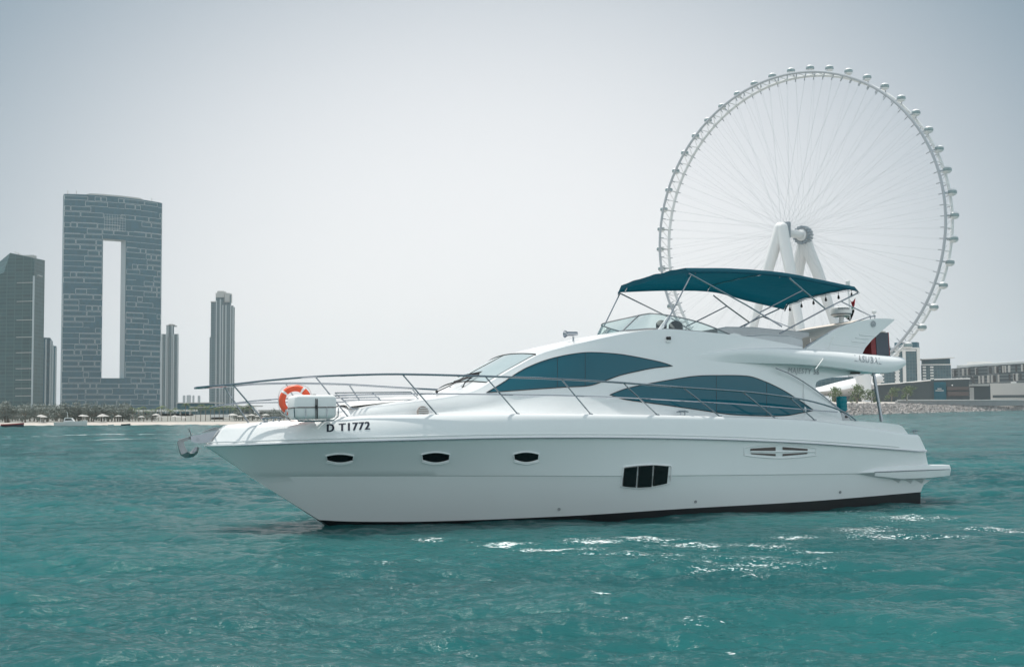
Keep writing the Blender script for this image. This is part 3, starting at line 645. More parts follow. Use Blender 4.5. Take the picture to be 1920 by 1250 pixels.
# --- radar dome, mast ------------------------------------------
rc = L(1577, 584, 0.35); mb = MB(); mb.lathe([(0.05, -.13), (0.22, -.125), (0.275, -.07), (0.28, 0.04), (0.265, .09), (0.2, .115), (0.0, .125)], rc, (0, 0, 1), 28); rd = mb.build('radar_dome', M['whiteplastic'], yacht)
mb = MB(); mb.lathe([(0.20, -.132), (0.276, -.072), (0.276, -.06), (.2, -.12)], rc+Vector((0, 0, -.004)), (0, 0, 1), 28); mb.build('dome_rim', M['dullsteel'], rd)
mb = MB(); mb.tube([rc+Vector((0, 0, -.12)), L(1578, 612, 0.35)], .07, 10); mb.build('radar_pedestal', M['whiteplastic'], yacht)
bvh_rd = bvh_of(rd); lettering('dome_lettering', 'GARMIN', bvh_rd, 1571.5, 580.0, 1592, 580.5, 4, M['navy'], rd, off=0.003, bold=.01)
mb = MB(); mb.tube([L(1594, 610, 0.1), L(1592, 560, .1), L(1590, 538, 0.1)], .022, 8); mb.lathe([(0.02, 0), (.05, .03), (.06, .05), (.06, .16), (.05, .17), (0, .18)], L(1590, 538, .1), (0, 0, 1), 14); mb.build('light_mast', M['whiteplastic'], yacht)
mb = MB(); mb.lathe([(.02, -.09), (.02, 0), (.06, .02), (.06, .07), (.02, .09)], L(1639, 588, 1.3), (0, 0, 1), 12); mb.build('gps_antenna', M['whiteplastic'], yacht)

# ---------- loose things carried by the yacht (top level)
def ythings(name, label, cat, c_, group=None):
    o = empty(name, to_world(c_), label, cat, group); o.rotation_euler = RM.to_euler(); return o
def rel(pts, c_): return [Vector(p)-Vector(c_) for p in pts]
# life ring
c_ = L(553.5, 751, 0.95); ax = Vector((0.30, 0.93, 0.20)).normalized()
rt = ythings('life_ring', 'orange life ring with white bands standing on the bow beside the white canister', 'life ring', c_)
u_ = ax.orthogonal().normalized(); v_ = ax.cross(u_)
mb = MB(); NR = 40
rg = [(u_*math.cos(2*math.pi*k/NR)+v_*math.sin(2*math.pi*k/NR))*0.265 for k in range(NR)]
mb.tube(rg, 0.068, 12, closed=True); mb.build('ring_body', M['orange'], rt)
for a0 in (0.1, 1.67, 3.24, 4.81):
    mb = MB(); mb.tube([(u_*math.cos(a0+t)+v_*math.sin(a0+t))*0.265 for t in np.linspace(-.085, .085, 5)], 0.070, 12); mb.build('ring_band', M['whiteplastic'], rt)
mb = MB(); mb.tube([(u_*math.cos(t)+v_*math.sin(t))*(0.355+0.02*math.cos(4*t)) for t in np.linspace(0, 2*math.pi, 33)[:-1]], .008, 5, closed=True); mb.build('grab_rope', M['whitecloth'], rt)
# canister in its cradle
c_ = L(585, 764, 1.45); rt = ythings('life_raft_canister', 'white rounded raft canister strapped in a steel cradle on the bow', 'canister', c_)
hx, hy, hz = 0.44, 0.26, 0.245
def rbox(hx, hy, z0, z1, r_, n=7):
    rings = []
    def ring_(sx, sy, z):
        out = []
        for cx_, cy_, a0 in ((1, 1, 0), (-1, 1, 90), (-1, -1, 180), (1, -1, 270)):
            for k in range(n): t = R(a0+90*k/(n-1)); out.append((cx_*(sx-r_)+r_*math.cos(t), cy_*(sy-r_)+r_*math.sin(t), z))
        return out
    sgn = 1 if z1 > z0 else -1; h = abs(z1-z0)
    for ins, zz in ((0, 0), (0, h-r_), (0.3*r_, h-0.35*r_), (.8*r_, h-.05*r_), (r_, h)):
        rings.append(ring_(hx-ins*.98, hy-ins*.98, z0+sgn*zz))
    return rings
mb = MB(); rr = rbox(hx, hy, 0.0, hz, .065); mb.grid(rr, True); mb.add(rr[-1], [tuple(range(len(rr[-1])))]); mb.build('canister_lid', M['whiteplastic'], rt, smooth=60)
mb = MB(); rr = rbox(hx*.99, hy*.99, -0.012, -hz*.95, .075); mb.grid(rr, True); mb.add(rr[-1], [tuple(range(len(rr[-1])))]); mb.build('canister_base', M['whiteplastic'], rt, smooth=60)
mb = MB(); ringp = rbox(hx+.004, hy+.004, 0, .3, .10)[0]; mb.tube([(x, y, -.006) for x, y, z in ringp], .011, 6, closed=True); mb.build('canister_seam', M['louver'], rt)
mb = MB()
for x in (-.02, .01): mb.tube([(x, -hy-.01, -hz), (x, -hy-.012, hz*.6), (x, -hy*.7, hz+.008), (x, hy*.7, hz+.008), (x, hy+.012, hz*.6), (x, hy+.012, -hz)], .009, 5)
mb.box((0, hy+.02, 0.0), (.05, .02, .07)); mb.build('canister_strap', M['blackrubber'], rt)
mb = MB()
for s_ in (1, -1): mb.tube([(-hx-.02, s_*(hy+.02), -.02), (-hx-.01, s_*(hy+.015), -hz*.8), (-hx+.08, s_*(hy-.02), -hz-.02), (hx-.08, s_*(hy-.02), -hz-.02), (hx+.01, s_*(hy+.015), -hz*.8), (hx+.02, s_*(hy+.02), -.02)], .012, 6)
for x in (-.22, .22): mb.tube([(x, hy+.014, -.01), (x, hy+.01, -hz*.85)], .008, 5)
mb.build('cradle', M['steel'], rt)
# anchor
c_ = L(372, 816, 0.0); rt = ythings('anchor', 'grey galvanised claw anchor hanging from the bow roller', 'anchor', c_)
def A2(pts, y0): return [Vector(p)-c_ for p in [L(a, b, y0) for a, b in pts]]
mb = MB(); mb.prism(A2([(360, 816.5), (352, 819), (334, 825), (336.5, 832), (343, 828), (352, 825), (361, 822)], 0.03), (0, -.06, 0)); mb.build('shank', M['dullsteel'], rt, smooth=0)
cl = []
for a, b, wd, th in ((339, 826, .07, .075), (342.5, 838, .10, .085), (346, 848, .18, .085), (351, 852, .24, .07), (358, 851.5, .26, .06), (365, 846, .22, .055), (369, 838, .12, .04)):
    cl.append((L(a, b, 0)-c_, wd, th))
mb = MB(); rr = []
for i, (p, wd, th) in enumerate(cl):
    t_ = ((cl[min(i+1, 6)][0]-cl[max(i-1, 0)][0])).normalized(); nrm = Vector((0, 1, 0)).cross(t_).normalized()
    rr.append([p+Vector((0, wd, 0))+nrm*th*.3, p+Vector((0, wd*.4, 0))-nrm*th, p-Vector((0, wd*.4, 0))-nrm*th, p-Vector((0, wd, 0))+nrm*th*.3, p-Vector((0, wd*.3, 0))+nrm*th*.5, p+Vector((0, wd*.3, 0))+nrm*th*.5])
mb.grid(rr, True); mb.add(rr[0], [tuple(range(6))]); mb.add(rr[-1], [tuple(range(6))]); mb.build('claw', M['dullsteel'], rt, smooth=30)
# bow roller (part of the yacht)
mb = MB()
for y0 in (0.09, -0.07): mb.prism([L(a, b, y0) for a, b in [(357, 817), (359, 828), (375, 830.5), (393, 829), (408, 806), (395, 809), (370, 815)]], (0, -.02, 0))
mb.tube([L(371, 824, .1), L(371, 824, -.1)], .035, 10); br_ = mb.build('bow_roller', M['steel'], yacht, smooth=30)
mb = MB(); mb.prism([L(a, b, .05) for a, b in [(371, 812), (376, 811), (404, 800), (411, 802), (410, 806), (398, 807)]], (0, -.1, 0)); mb.tube([L(359, 817, 0.09), L(354, 803, .09)], .012, 6); mb.build('anchor_chain_stopper', M['dullsteel'], yacht, smooth=0)
# water dispenser and jug
c_ = L(1580, 789, 1.55); rt = ythings('water_dispenser', 'grey water dispenser stand in the yacht cockpit', 'water dispenser', c_)
mb = MB(); rr = rbox(.13, .13, 0, 0.21, .03); mb.grid(rr, True); mb.add(rr[-1], [tuple(range(len(rr[-1])))]); mb.build('dispenser_body', M['vinylgrey'], rt)
mb = MB(); mb.box((0.0, 0.135, 0.10), (.06, .04, .05)); mb.build('tap', M['blackrubber'], rt)
c2 = c_+Vector((0, 0, .21)); rt = ythings('water_jug', 'translucent teal water jug upside down on the dispenser', 'water jug', c2)
mb = MB(); mb.lathe([(0.05, 0), (.09, .03), (.128, .06), (.132, .10), (.125, .125), (.132, .15), (.132, .20), (.125, .225), (.132, .25), (.132, .33), (.125, .355), (.132, .375), (.128, .395), (.10, .405), (0, .405)], (0, 0, 0), (0, 0, 1), 22); mb.build('jug_body', M['jug'], rt)
# locker
c_ = L(1643, 667, 1.2); rt = ythings('deck_locker', 'dark grey locker with red side panel standing aft on the flybridge', 'locker', c_)
mb = MB(); mb.box((0.0, 0, .29), (.42, .5, .58)); mb.build('locker_body', M['darkpanel'], rt, smooth=0)
mb = MB(); mb.box((0.30, 0.0, .23), (.16, .48, .46)); mb.box((-.22, 0, .29), (.03, .5, .6)); mb.build('red_panel', M['redtrim'], rt, smooth=0)
mb = MB(); mb.box((0.06, 0.0, .60), (.36, .52, .035)); mb.build('locker_lid', M['cushion'], rt, smooth=0)
# flag
c_ = L(1594, 560, 0.1); rt = ythings('flag', 'limp red, green, white and black flag hanging from the light mast', 'flag', c_)
fl = [[(1595, 556), (1597, 575), (1589, 594)], [(1599, 570), (1598, 580), (1592, 597)], [(1602, 562), (1600, 582), (1596, 598)], [(1604, 559), (1603, 572), (1601, 592)]]
def flagstrip(quad, m, name):
    mb_ = MB(); g_ = []
    for k in np.linspace(0, 1, 6):
        g_.append([Vector(L(q0[0]*(1-k)+q1[0]*k, q0[1]*(1-k)+q1[1]*k, 0.1+0.05*math.sin(5*k+j*1.7)))-c_ for j, (q0, q1) in enumerate(zip(quad[0], quad[1]))])
    mb_.grid(g_); mb_.build(name, m, rt, recalc=False)
flagstrip(([(1594, 562), (1597, 566), (1600, 564), (1604, 558)], [(1598, 575), (1599, 577), (1601, 575), (1602.5, 572)]), M['red'], 'red_band')
flagstrip(([(1598, 575), (1599, 577), (1601, 576), (1602.5, 573)], [(1583, 593), (1585, 595), (1588, 594), (1591, 588)]), M['green'], 'green_band')
flagstrip(([(1599, 577), (1600, 579), (1601, 580), (1602, 576)], [(1585, 595), (1587, 597), (1590, 596), (1593, 590)]), M['whitecloth'], 'white_band')
flagstrip(([(1600, 579), (1601, 581), (1602, 584), (1602, 577)], [(1587, 597), (1591, 600), (1596, 599), (1600, 590)]), M['black'], 'black_band')
# string lights under the aft edge of the canopy
c_ = cs[-1].copy(); rt = ythings('string_lights', 'string of small dark bulbs hanging under the aft canopy edge', 'string lights', c_)
aft = [p-Vector((0, 0, .07)) for p in G[-2][1:-1]]
mb = MB(); mb.tube([p-c_-Vector((0, 0, .015)) for p in aft], .006, 4); mb.build('cord', M['blackrubber'], rt)
for k in (2, 6, 10, 14, 18, 22):
    p = aft[k]-c_; mb = MB(); mb.tube([p, p-Vector((0, 0, .10))], .006, 5); mb.lathe([(0.02, .03), (.022, 0), (.034, -.03), (.03, -.06), (.0, -.075)], p-Vector((0, 0, .11)), (0, 0, 1), 10); mb.build('bulb', M['blackrubber'], rt)

# ================================================================== SEA
def water_mat():
    m = bpy.data.materials.new('sea water'); m.use_nodes = True; t = m.node_tree; b = t.nodes['Principled BSDF']; N = t.nodes.new; K = t.links.new
    tc = N('ShaderNodeTexCoord')
    def noise(scale, sx=1.0, sy=1.0, det=4, rough=.55, off=0):
        mp = N('ShaderNodeMapping'); mp.inputs['Scale'].default_value = (sx, sy, 1); mp.inputs['Rotation'].default_value = (0, 0, R(12)); mp.inputs['Location'].default_value = (off, off*.7, 0); K(tc.outputs['Object'], mp.inputs[0])
        n = N('ShaderNodeTexNoise'); n.inputs['Scale'].default_value = scale; n.inputs['Detail'].default_value = det; n.inputs['Roughness'].default_value = rough; K(mp.outputs[0], n.inputs['Vector']); return n
    nb = noise(0.09, .6, 1.4, 3)
    cr = N('ShaderNodeValToRGB'); K(nb.outputs[0], cr.inputs[0])
    cr.color_ramp.elements[0].position = .35; cr.color_ramp.elements[0].color = (0.012, 0.070, 0.074, 1); cr.color_ramp.elements[1].position = .7; cr.color_ramp.elements[1].color = (0.018, 0.114, 0.114, 1)
    # foam: froth, and white specks painted as sun glints, set by vertex attribute
    at_ = N('ShaderNodeAttribute'); at_.attribute_name = 'foam_glints'
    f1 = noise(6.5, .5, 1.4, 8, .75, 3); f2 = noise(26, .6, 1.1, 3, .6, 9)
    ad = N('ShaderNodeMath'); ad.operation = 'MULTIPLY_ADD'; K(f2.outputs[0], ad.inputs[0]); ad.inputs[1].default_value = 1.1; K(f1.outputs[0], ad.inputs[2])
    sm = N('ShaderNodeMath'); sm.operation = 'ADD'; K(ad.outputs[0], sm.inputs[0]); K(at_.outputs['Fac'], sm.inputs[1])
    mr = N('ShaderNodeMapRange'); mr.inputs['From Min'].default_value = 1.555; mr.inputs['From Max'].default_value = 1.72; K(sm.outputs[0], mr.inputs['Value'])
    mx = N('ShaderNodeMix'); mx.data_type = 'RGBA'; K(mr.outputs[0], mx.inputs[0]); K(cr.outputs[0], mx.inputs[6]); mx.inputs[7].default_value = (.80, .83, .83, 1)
    t.nodes.remove(b); df = N('ShaderNodeSubsurfaceScattering'); df.falloff = 'BURLEY'; df.inputs['Scale'].default_value = 1.0; df.inputs['Radius'].default_value = (0.8, 2.2, 2.2); gl = N('ShaderNodeBsdfGlossy'); sh = N('ShaderNodeMixShader'); fr = N('ShaderNodeFresnel'); fr.inputs[0].default_value = 1.33
    K(mx.outputs[2], df.inputs['Color']); gl.inputs['Roughness'].default_value = .08
    fm = N('ShaderNodeMapRange'); fm.inputs['From Min'].default_value = .0; fm.inputs['From Max'].default_value = .65; fm.inputs['To Min'].default_value = .0; fm.inputs['To Max'].default_value = .50; K(fr.outputs[0], fm.inputs['Value'])
    fk = N('ShaderNodeMath'); fk.operation = 'MULTIPLY_ADD'; K(mr.outputs[0], fk.inputs[0]); fk.inputs[1].default_value = -.5; K(fm.outputs[0], fk.inputs[2]); fk.use_clamp = True
    K(fk.outputs[0], sh.inputs[0]); K(df.outputs[0], sh.inputs[1]); K(gl.outputs[0], sh.inputs[2]); K(sh.outputs[0], t.nodes['Material Output'].inputs[0])
    w1 = noise(1.9, .5, 1.5, 6, .66, 1); w2 = noise(9.0, .55, 1.4, 4, .6, 5)
    a2 = N('ShaderNodeMath'); a2.operation = 'MULTIPLY_ADD'; K(w2.outputs[0], a2.inputs[0]); a2.inputs[1].default_value = .16; K(w1.outputs[0], a2.inputs[2])
    bp = N('ShaderNodeBump'); bp.inputs['Strength'].default_value = .6; bp.inputs['Distance'].default_value = .13; K(a2.outputs[0], bp.inputs['Height']); K(bp.outputs[0], df.inputs['Normal']); K(bp.outputs[0], gl.inputs['Normal']); K(bp.outputs[0], fr.inputs['Normal'])
    return m
def wave_tile(size, n, lmin, lmax, slope, seed, wind, spread, chop):
    g = np.random.default_rng(seed); k1 = np.fft.fftfreq(n, size/n)*2*math.pi; KX, KY = np.meshgrid(k1, k1, indexing='ij'); Kk = np.hypot(KX, KY); Kk[0, 0] = 1
    lam = 2*math.pi/Kk; env = np.where((lam > lmin) & (lam < lmax), 1.0, 0.0)*np.exp(-(lam/lmax)**4)
    c_ = np.abs((KX*math.cos(wind)+KY*math.sin(wind))/Kk)
    amp = Kk**-2*np.sqrt(env)*(spread+(1-spread)*c_**3)
    z = amp*(g.standard_normal((n, n))+1j*g.standard_normal((n, n)))
    h = np.fft.ifft2(z).real; sx_ = np.fft.ifft2(1j*KX*z).real; f_ = slope/np.sqrt((sx_**2).mean()*2)
    dx = np.fft.ifft2(-1j*KX/Kk*z).real; dy = np.fft.ifft2(-1j*KY/Kk*z).real
    return h*f_, dx*f_*chop, dy*f_*chop, size, n
def sample(T, x, y):
    h, dx, dy, size, n = T; u = (x/size*n) % n; v = (y/size*n) % n; i0 = u.astype(int) % n; j0 = v.astype(int) % n; i1 = (i0+1) % n; j1 = (j0+1) % n; fu = u-np.floor(u); fv = v-np.floor(v)
    return [A_[i0, j0]*(1-fu)*(1-fv)+A_[i1, j0]*fu*(1-fv)+A_[i0, j1]*(1-fu)*fv+A_[i1, j1]*fu*fv for A_ in (h, dx, dy)]
fr_ = np.linspace(-R(25), R(25), 720); rest = np.linspace(R(25), 2*math.pi-R(25), 80)[1:-1]
az = np.r_[fr_, rest]
rad = [2.5]
while rad[-1] < 4800:
    r_ = rad[-1]; rad.append(r_*(1.02 if r_ < 9 else 1.0042 if r_ < 70 else 1.009 if r_ < 400 else 1.06))
rad = np.array(rad)
RR, AZ = np.meshgrid(rad, az, indexing='ij'); X = RR*np.sin(AZ); Y = RR*np.cos(AZ)
Hh = np.zeros_like(X); DX = np.zeros_like(X); DY = np.zeros_like(X)
calm = 1-0.45*np.exp(-(((X-3)/13)**2+((Y-27)/3.5)**2))
WIND = R(70)
for T, a_, r0_, r1_ in ((wave_tile(61, 512, 1.1, 7.0, .070, 1, WIND, .12, .9), 1.0, 500, 900), (wave_tile(17.3, 512, .30, 1.25, .135, 2, WIND+.25, .2, .9), 1.0, 60, 110), (wave_tile(7.1, 512, .11, .34, .125, 3, WIND-.2, .3, .5), 1.0, 16, 30)):
    h_, dx_, dy_ = sample(T, X, Y); k_ = np.clip((r1_-RR)/(r1_-r0_), 0, 1)*calm*a_; Hh += h_*k_; DX += dx_*k_; DY += dy_*k_
foam_glints = np.zeros_like(X)
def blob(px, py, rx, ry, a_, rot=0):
    global foam_glints
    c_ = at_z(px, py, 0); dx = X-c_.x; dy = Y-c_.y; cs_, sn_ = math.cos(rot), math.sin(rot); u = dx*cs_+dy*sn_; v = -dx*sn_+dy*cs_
    foam_glints = np.maximum(foam_glints, a_*np.exp(-((u/rx)**2+(v/ry)**2)))
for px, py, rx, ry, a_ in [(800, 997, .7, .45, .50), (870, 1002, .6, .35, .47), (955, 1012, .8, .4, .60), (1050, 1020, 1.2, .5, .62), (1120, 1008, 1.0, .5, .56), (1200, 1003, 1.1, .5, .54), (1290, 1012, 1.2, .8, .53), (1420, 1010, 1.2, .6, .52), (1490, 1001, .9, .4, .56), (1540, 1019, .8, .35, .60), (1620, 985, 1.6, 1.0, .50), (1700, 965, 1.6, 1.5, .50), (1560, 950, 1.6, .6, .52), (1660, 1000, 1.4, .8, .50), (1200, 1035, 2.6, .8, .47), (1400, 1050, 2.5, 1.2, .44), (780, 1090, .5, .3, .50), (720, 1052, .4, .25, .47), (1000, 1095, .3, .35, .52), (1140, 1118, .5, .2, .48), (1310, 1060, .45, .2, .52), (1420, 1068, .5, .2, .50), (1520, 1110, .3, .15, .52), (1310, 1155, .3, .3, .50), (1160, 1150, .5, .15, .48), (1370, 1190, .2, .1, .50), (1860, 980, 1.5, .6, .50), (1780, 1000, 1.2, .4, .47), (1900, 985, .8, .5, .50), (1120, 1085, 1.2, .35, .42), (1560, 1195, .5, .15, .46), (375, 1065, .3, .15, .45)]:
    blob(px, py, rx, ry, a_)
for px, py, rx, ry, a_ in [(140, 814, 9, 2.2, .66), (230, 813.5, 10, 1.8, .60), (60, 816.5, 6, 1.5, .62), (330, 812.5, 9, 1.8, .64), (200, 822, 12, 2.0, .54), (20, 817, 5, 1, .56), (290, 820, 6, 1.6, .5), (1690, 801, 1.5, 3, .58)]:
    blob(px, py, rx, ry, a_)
foam_glints *= 1.0
V = np.stack([X+DX, Y+DY, Hh], -1).reshape(-1, 3); nr, na = X.shape
V = np.r_[V, [[0, 0, 0]]]
idx = np.arange(nr*na).reshape(nr, na); q = np.stack([idx[:-1], np.roll(idx[:-1], -1, 1), np.roll(idx[1:], -1, 1), idx[1:]], -1).reshape(-1, 4)
me = bpy.data.meshes.new('sea'); tri = np.stack([np.full(na, nr*na), np.roll(idx[0], -1), idx[0]], -1)
me.vertices.add(len(V)); me.vertices.foreach_set('co', V.ravel())
nl = q.size+tri.size; me.loops.add(nl); me.loops.foreach_set('vertex_index', np.r_[q[:, ::-1].ravel(), tri[:, ::-1].ravel()])
me.polygons.add(len(q)+len(tri)); me.polygons.foreach_set('loop_start', np.r_[np.arange(len(q))*4, q.size+np.arange(len(tri))*3]); me.polygons.foreach_set('loop_total', np.r_[np.full(len(q), 4), np.full(len(tri), 3)])
me.update(); me.validate()
at_f = me.attributes.new('foam_glints', 'FLOAT', 'POINT'); at_f.data.foreach_set('value', np.r_[foam_glints.ravel(), [0]].astype(np.float32))
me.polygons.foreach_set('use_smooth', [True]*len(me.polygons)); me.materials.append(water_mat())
sea = bpy.data.objects.new('sea', me); sea.location.z = -0.085; col.objects.link(sea); tag(sea, 'choppy teal sea water', 'sea', kind='structure')
if sum(p.normal.z for p in list(me.polygons)[:50]) < 0: me.flip_normals()

# ================================================================== LAND
M['sand'] = mat('beach sand', (0.43, 0.39, 0.35), 0.9, var=0.12, scale=.3)
M['ground'] = mat('ground', (0.21, 0.21, 0.19), 0.95, var=0.15, scale=.05)
M['paving'] = mat('pale terrace', (0.48, 0.44, 0.40), 0.9, var=0.18, scale=.08)
M['rock'] = mat('revetment rock', (0.30, 0.28, 0.27), 0.9, var=0.35, scale=.35, bump=.5, bscale=2)
M['concrete'] = mat('concrete', (0.48, 0.47, 0.45), 0.8, var=0.06, scale=.1)
M['whitewall'] = mat('white wall', (0.72, 0.71, 0.69), 0.7, var=0.05, scale=.1)
M['whitesteel'] = mat('white painted steel', (0.72, 0.72, 0.72), 0.45, var=0.04, scale=.05)
M['greysteel'] = mat('grey painted steel', (0.40, 0.42, 0.45), 0.5, var=0.06, scale=.05)
M['hubgrey'] = mat('blue grey steel', (0.17, 0.22, 0.26), 0.5); M['cable'] = mat('cable', (0.52, 0.54, 0.56), 0.5)
M['leaf'] = mat('leaves', (0.12, 0.165, 0.075), 0.8, var=0.45, scale=.8)
M['leafgrey'] = mat('haze greyed leaves', (0.19, 0.215, 0.195), 0.85, var=0.3, scale=.6)  # leaf colour paled and greyed to stand in for distance haze
M['trunk'] = mat('bark', (0.22, 0.19, 0.16), 0.9, var=0.2)
M['boathull'] = mat('boat hull', (0.65, 0.65, 0.64), 0.4); M['darkhull'] = mat('dark boat hull', (0.03, 0.035, 0.05), 0.4); M['redhull'] = mat('red boat stripe', (0.35, 0.04, 0.04), 0.5)
M['griddim'] = mat('facade band', (0.42, 0.47, 0.49), 0.7); M['tent'] = mat('umbrella cloth', (0.42, 0.41, 0.39), 0.8, var=.1)

def facade(name, dark, light, sx, sz, mortar=0.12, rough=.3, bias=0.0, spec=.05):
    """glass wall with floor lines and mullions; x along the wall, z up, metres"""
    m = bpy.data.materials.new(name); m.use_nodes = True; t = m.node_tree; b = t.nodes['Principled BSDF']; N = t.nodes.new; K = t.links.new
    tc = N('ShaderNodeTexCoord'); sp = N('ShaderNodeSeparateXYZ'); K(tc.outputs['Object'], sp.inputs[0])
    ad = N('ShaderNodeMath'); ad.operation = 'MULTIPLY_ADD'; K(sp.outputs[1], ad.inputs[0]); ad.inputs[1].default_value = .83; K(sp.outputs[0], ad.inputs[2])
    cb = N('ShaderNodeCombineXYZ'); K(ad.outputs[0], cb.inputs[0]); K(sp.outputs[2], cb.inputs[1])
    br_ = N('ShaderNodeTexBrick'); br_.inputs['Scale'].default_value = 1.0; br_.inputs['Brick Width'].default_value = sx; br_.inputs['Row Height'].default_value = sz; br_.inputs['Mortar Size'].default_value = mortar; br_.offset = 0.0; br_.inputs['Bias'].default_value = bias
    d2 = tuple(x*1.35+.006 for x in dark); br_.inputs['Color1'].default_value = (*dark, 1); br_.inputs['Color2'].default_value = (*d2, 1); br_.inputs['Mortar'].default_value = (*light, 1); K(cb.outputs[0], br_.inputs['Vector'])
    K(br_.outputs[0], b.inputs['Base Color']); b.inputs['Roughness'].default_value = rough; b.inputs['Specular IOR Level'].default_value = spec
    return m
M['glassA'] = facade('green glass facade', (0.010, 0.058, 0.064), (0.045, 0.115, 0.118), 7.5, 3.6, .35)
M['glassB'] = facade('blue glass facade', (0.004, 0.078, 0.112), (0.010, 0.100, 0.132), 4.0, 3.8, .25)
M['glassC'] = facade('residential facade', (0.025, 0.095, 0.120), (0.13, 0.20, 0.22), 4.5, 3.4, .75)
M['glassD'] = facade('low block facade', (0.035, 0.055, 0.065), (0.16, 0.18, 0.185), 4.2, 3.6, .55)
M['glassE'] = facade('apartment glass', (0.035, 0.085, 0.105), (0.10, 0.15, 0.165), 3.0, 3.4, .22)
M['darkwall'] = mat('dark cladding', (0.030, 0.050, 0.057), 0.6, var=0.1, scale=.1)
M['farblock'] = mat('far facade', (0.28, 0.30, 0.31), 0.8)

# left shore: beach and hinterland
def wl(px, py): p = at_z(px, py, 0); return (p.x, p.y)
lsh = [wl(-700, 800), wl(-300, 798), wl(0, 797), wl(240, 796), wl(480, 795), wl(560, 792), wl(640, 786), wl(740, 781), wl(860, 778)]
def strip(name, line, prof, m, label, cat):
    # line of shore points, profile of (metres inland, height); inland direction = away from the camera
    mb_ = MB(); G_ = []
    for (x, y) in line:
        d = Vector((x, y, 0)).normalized(); d = Vector((d.x*.55, max(d.y, .3), 0)).normalized(); G_.append([(x+d.x*a, y+d.y*a, h) for a, h in prof])
    G_ = [[(x-3, y, -1.2) for x, y, z in G_[0]]]+G_+[[(x+3, y, -1.2) for x, y, z in G_[-1]]]      # ends run down into the sea
    mb_.grid(G_); o = mb_.build(name, m, None); return tag(o, label, cat, kind='structure')
strip('beach', lsh, [(-6, -.6), (0, 0.0), (3, .15), (14, .42)], M['sand'], 'pale sandy beach on the left shore', 'beach')
strip('ground', lsh, [(13.5, .40), (60, .62), (200, 1.3), (3300, 1.3)], M['ground'], 'flat ground behind the beach', 'ground')
rsh = [wl(1180, 787), wl(1400, 782), wl(1500, 779.5), wl(1620, 777), wl(1760, 772.5), (389, 997), (640, 1370), (1050, 2000), (1600, 2800)]
RP = [(-4, -1.0), (0, 0), (7, 2.6), (12, 3.4), (30, 3.8), (34, 5.0), (75, 5.6), (120, 6.4), (2000, 6.5)]
def rstrip(name, prof, m, label, cat, kind='structure'):
    mb_ = MB(); G_ = []
    for (x, y) in rsh:
        f_ = 1+0.00045*(y-477); ln_ = math.hypot(x, y); rx_, ry_ = x/ln_, y/ln_; n0 = 0.0 if len(G_) < 2 else 120.0
        G_.append([(x-0.45*min(a, n0)+rx_*max(0, a-n0), y+.89*min(a, n0)+ry_*max(0, a-n0), h*(f_ if h > 0 else 1)) for a, h in prof])
    G_ = [[(x-14, y, -1.2) for x, y, z in G_[0]]]+G_+[[(x+14, y, -1.2) for x, y, z in G_[-1]]]
    mb_.grid(G_); o = mb_.build(name, m, None); return tag(o, label, cat, kind=kind)
rstrip('island', RP, M['paving'], 'pale terraced ground of the island on the right', 'island')
# rock revetment
tmpl = MB(); tmpl.ball((0, 0, 0), 1.0, 6, 4); tv = np.array(tmpl.v); mb = MB(); rk = np.random.default_rng(5)
segs = list(zip(rsh[2:6], rsh[3:7]))
for (xa_, ya_), (xb_, yb_) in segs:
    ln = math.hypot(xb_-xa_, yb_-ya_); n = int(min(ln, 900)*4.2)
    for _ in range(n):
        k = rk.random(); x = xa_+(xb_-xa_)*k; y = ya_+(yb_-ya_)*k; a_ = rk.uniform(-1.5, 13); f_ = 1+0.00045*(y-477); h = np.interp(a_, [-2, 0, 7, 12, 14], [-.4, 0, 2.6, 3.4, 3.5])*f_
        s_ = rk.uniform(.45, 1.05)*(1+.0009*(y-477)); dv = tv*(1+.35*rk.standard_normal((len(tv), 1)).clip(-1, 1)); dv = dv*np.array([s_*rk.uniform(.8, 1.5), s_, s_*rk.uniform(.6, .95)])
        t_ = rk.uniform(0, 6.28); c2_, s2_ = math.cos(t_), math.sin(t_); dv = np.stack([dv[:, 0]*c2_-dv[:, 1]*s2_, dv[:, 0]*s2_+dv[:, 1]*c2_, dv[:, 2]], 1)
        mb.add(dv+np.array([x-.45*a_, y+.89*a_, h+.15]), tmpl.f)
o = mb.build('rock_revetment', M['rock'], None, smooth=0, recalc=False, weld=0); tag(o, 'band of broken pale rocks along the right shoreline', 'rocks', kind='stuff')

# ================================================================== BUILDINGS, LEFT
def foot_prism(mb_, foot, z0, ztop):       # footprint polygon, one top height per corner
    n = len(foot); zt = ztop if isinstance(ztop, (list, tuple)) else [ztop]*n
    vs = [(x, y, z0) for x, y in foot]+[(x, y, z) for (x, y), z in zip(foot, zt)]
    mb_.add(vs, [tuple(range(n))[::-1], tuple(range(n, 2*n))]+[(i, (i+1) % n, n+(i+1) % n, n+i) for i in range(n)])
GL = 1.3
def building(name, label, cat, Yc, px, group=None):
    b_ = at(px, 770, Yc); o = empty(name, (b_.x, b_.y, GL), label, cat, group); return o
def W(px, Y, org):                          # footprint point relative to a building's base
    p = at(px, 770, Y); return (p.x-org.location.x, p.y-org.location.y)
def HT(px, py, Y, org): return at(px, py, Y).z-org.location.z
def part(name, m, org, fn, smooth=0):
    mb_ = MB(); fn(mb_); return mb_.build(name, m, org, smooth=smooth)

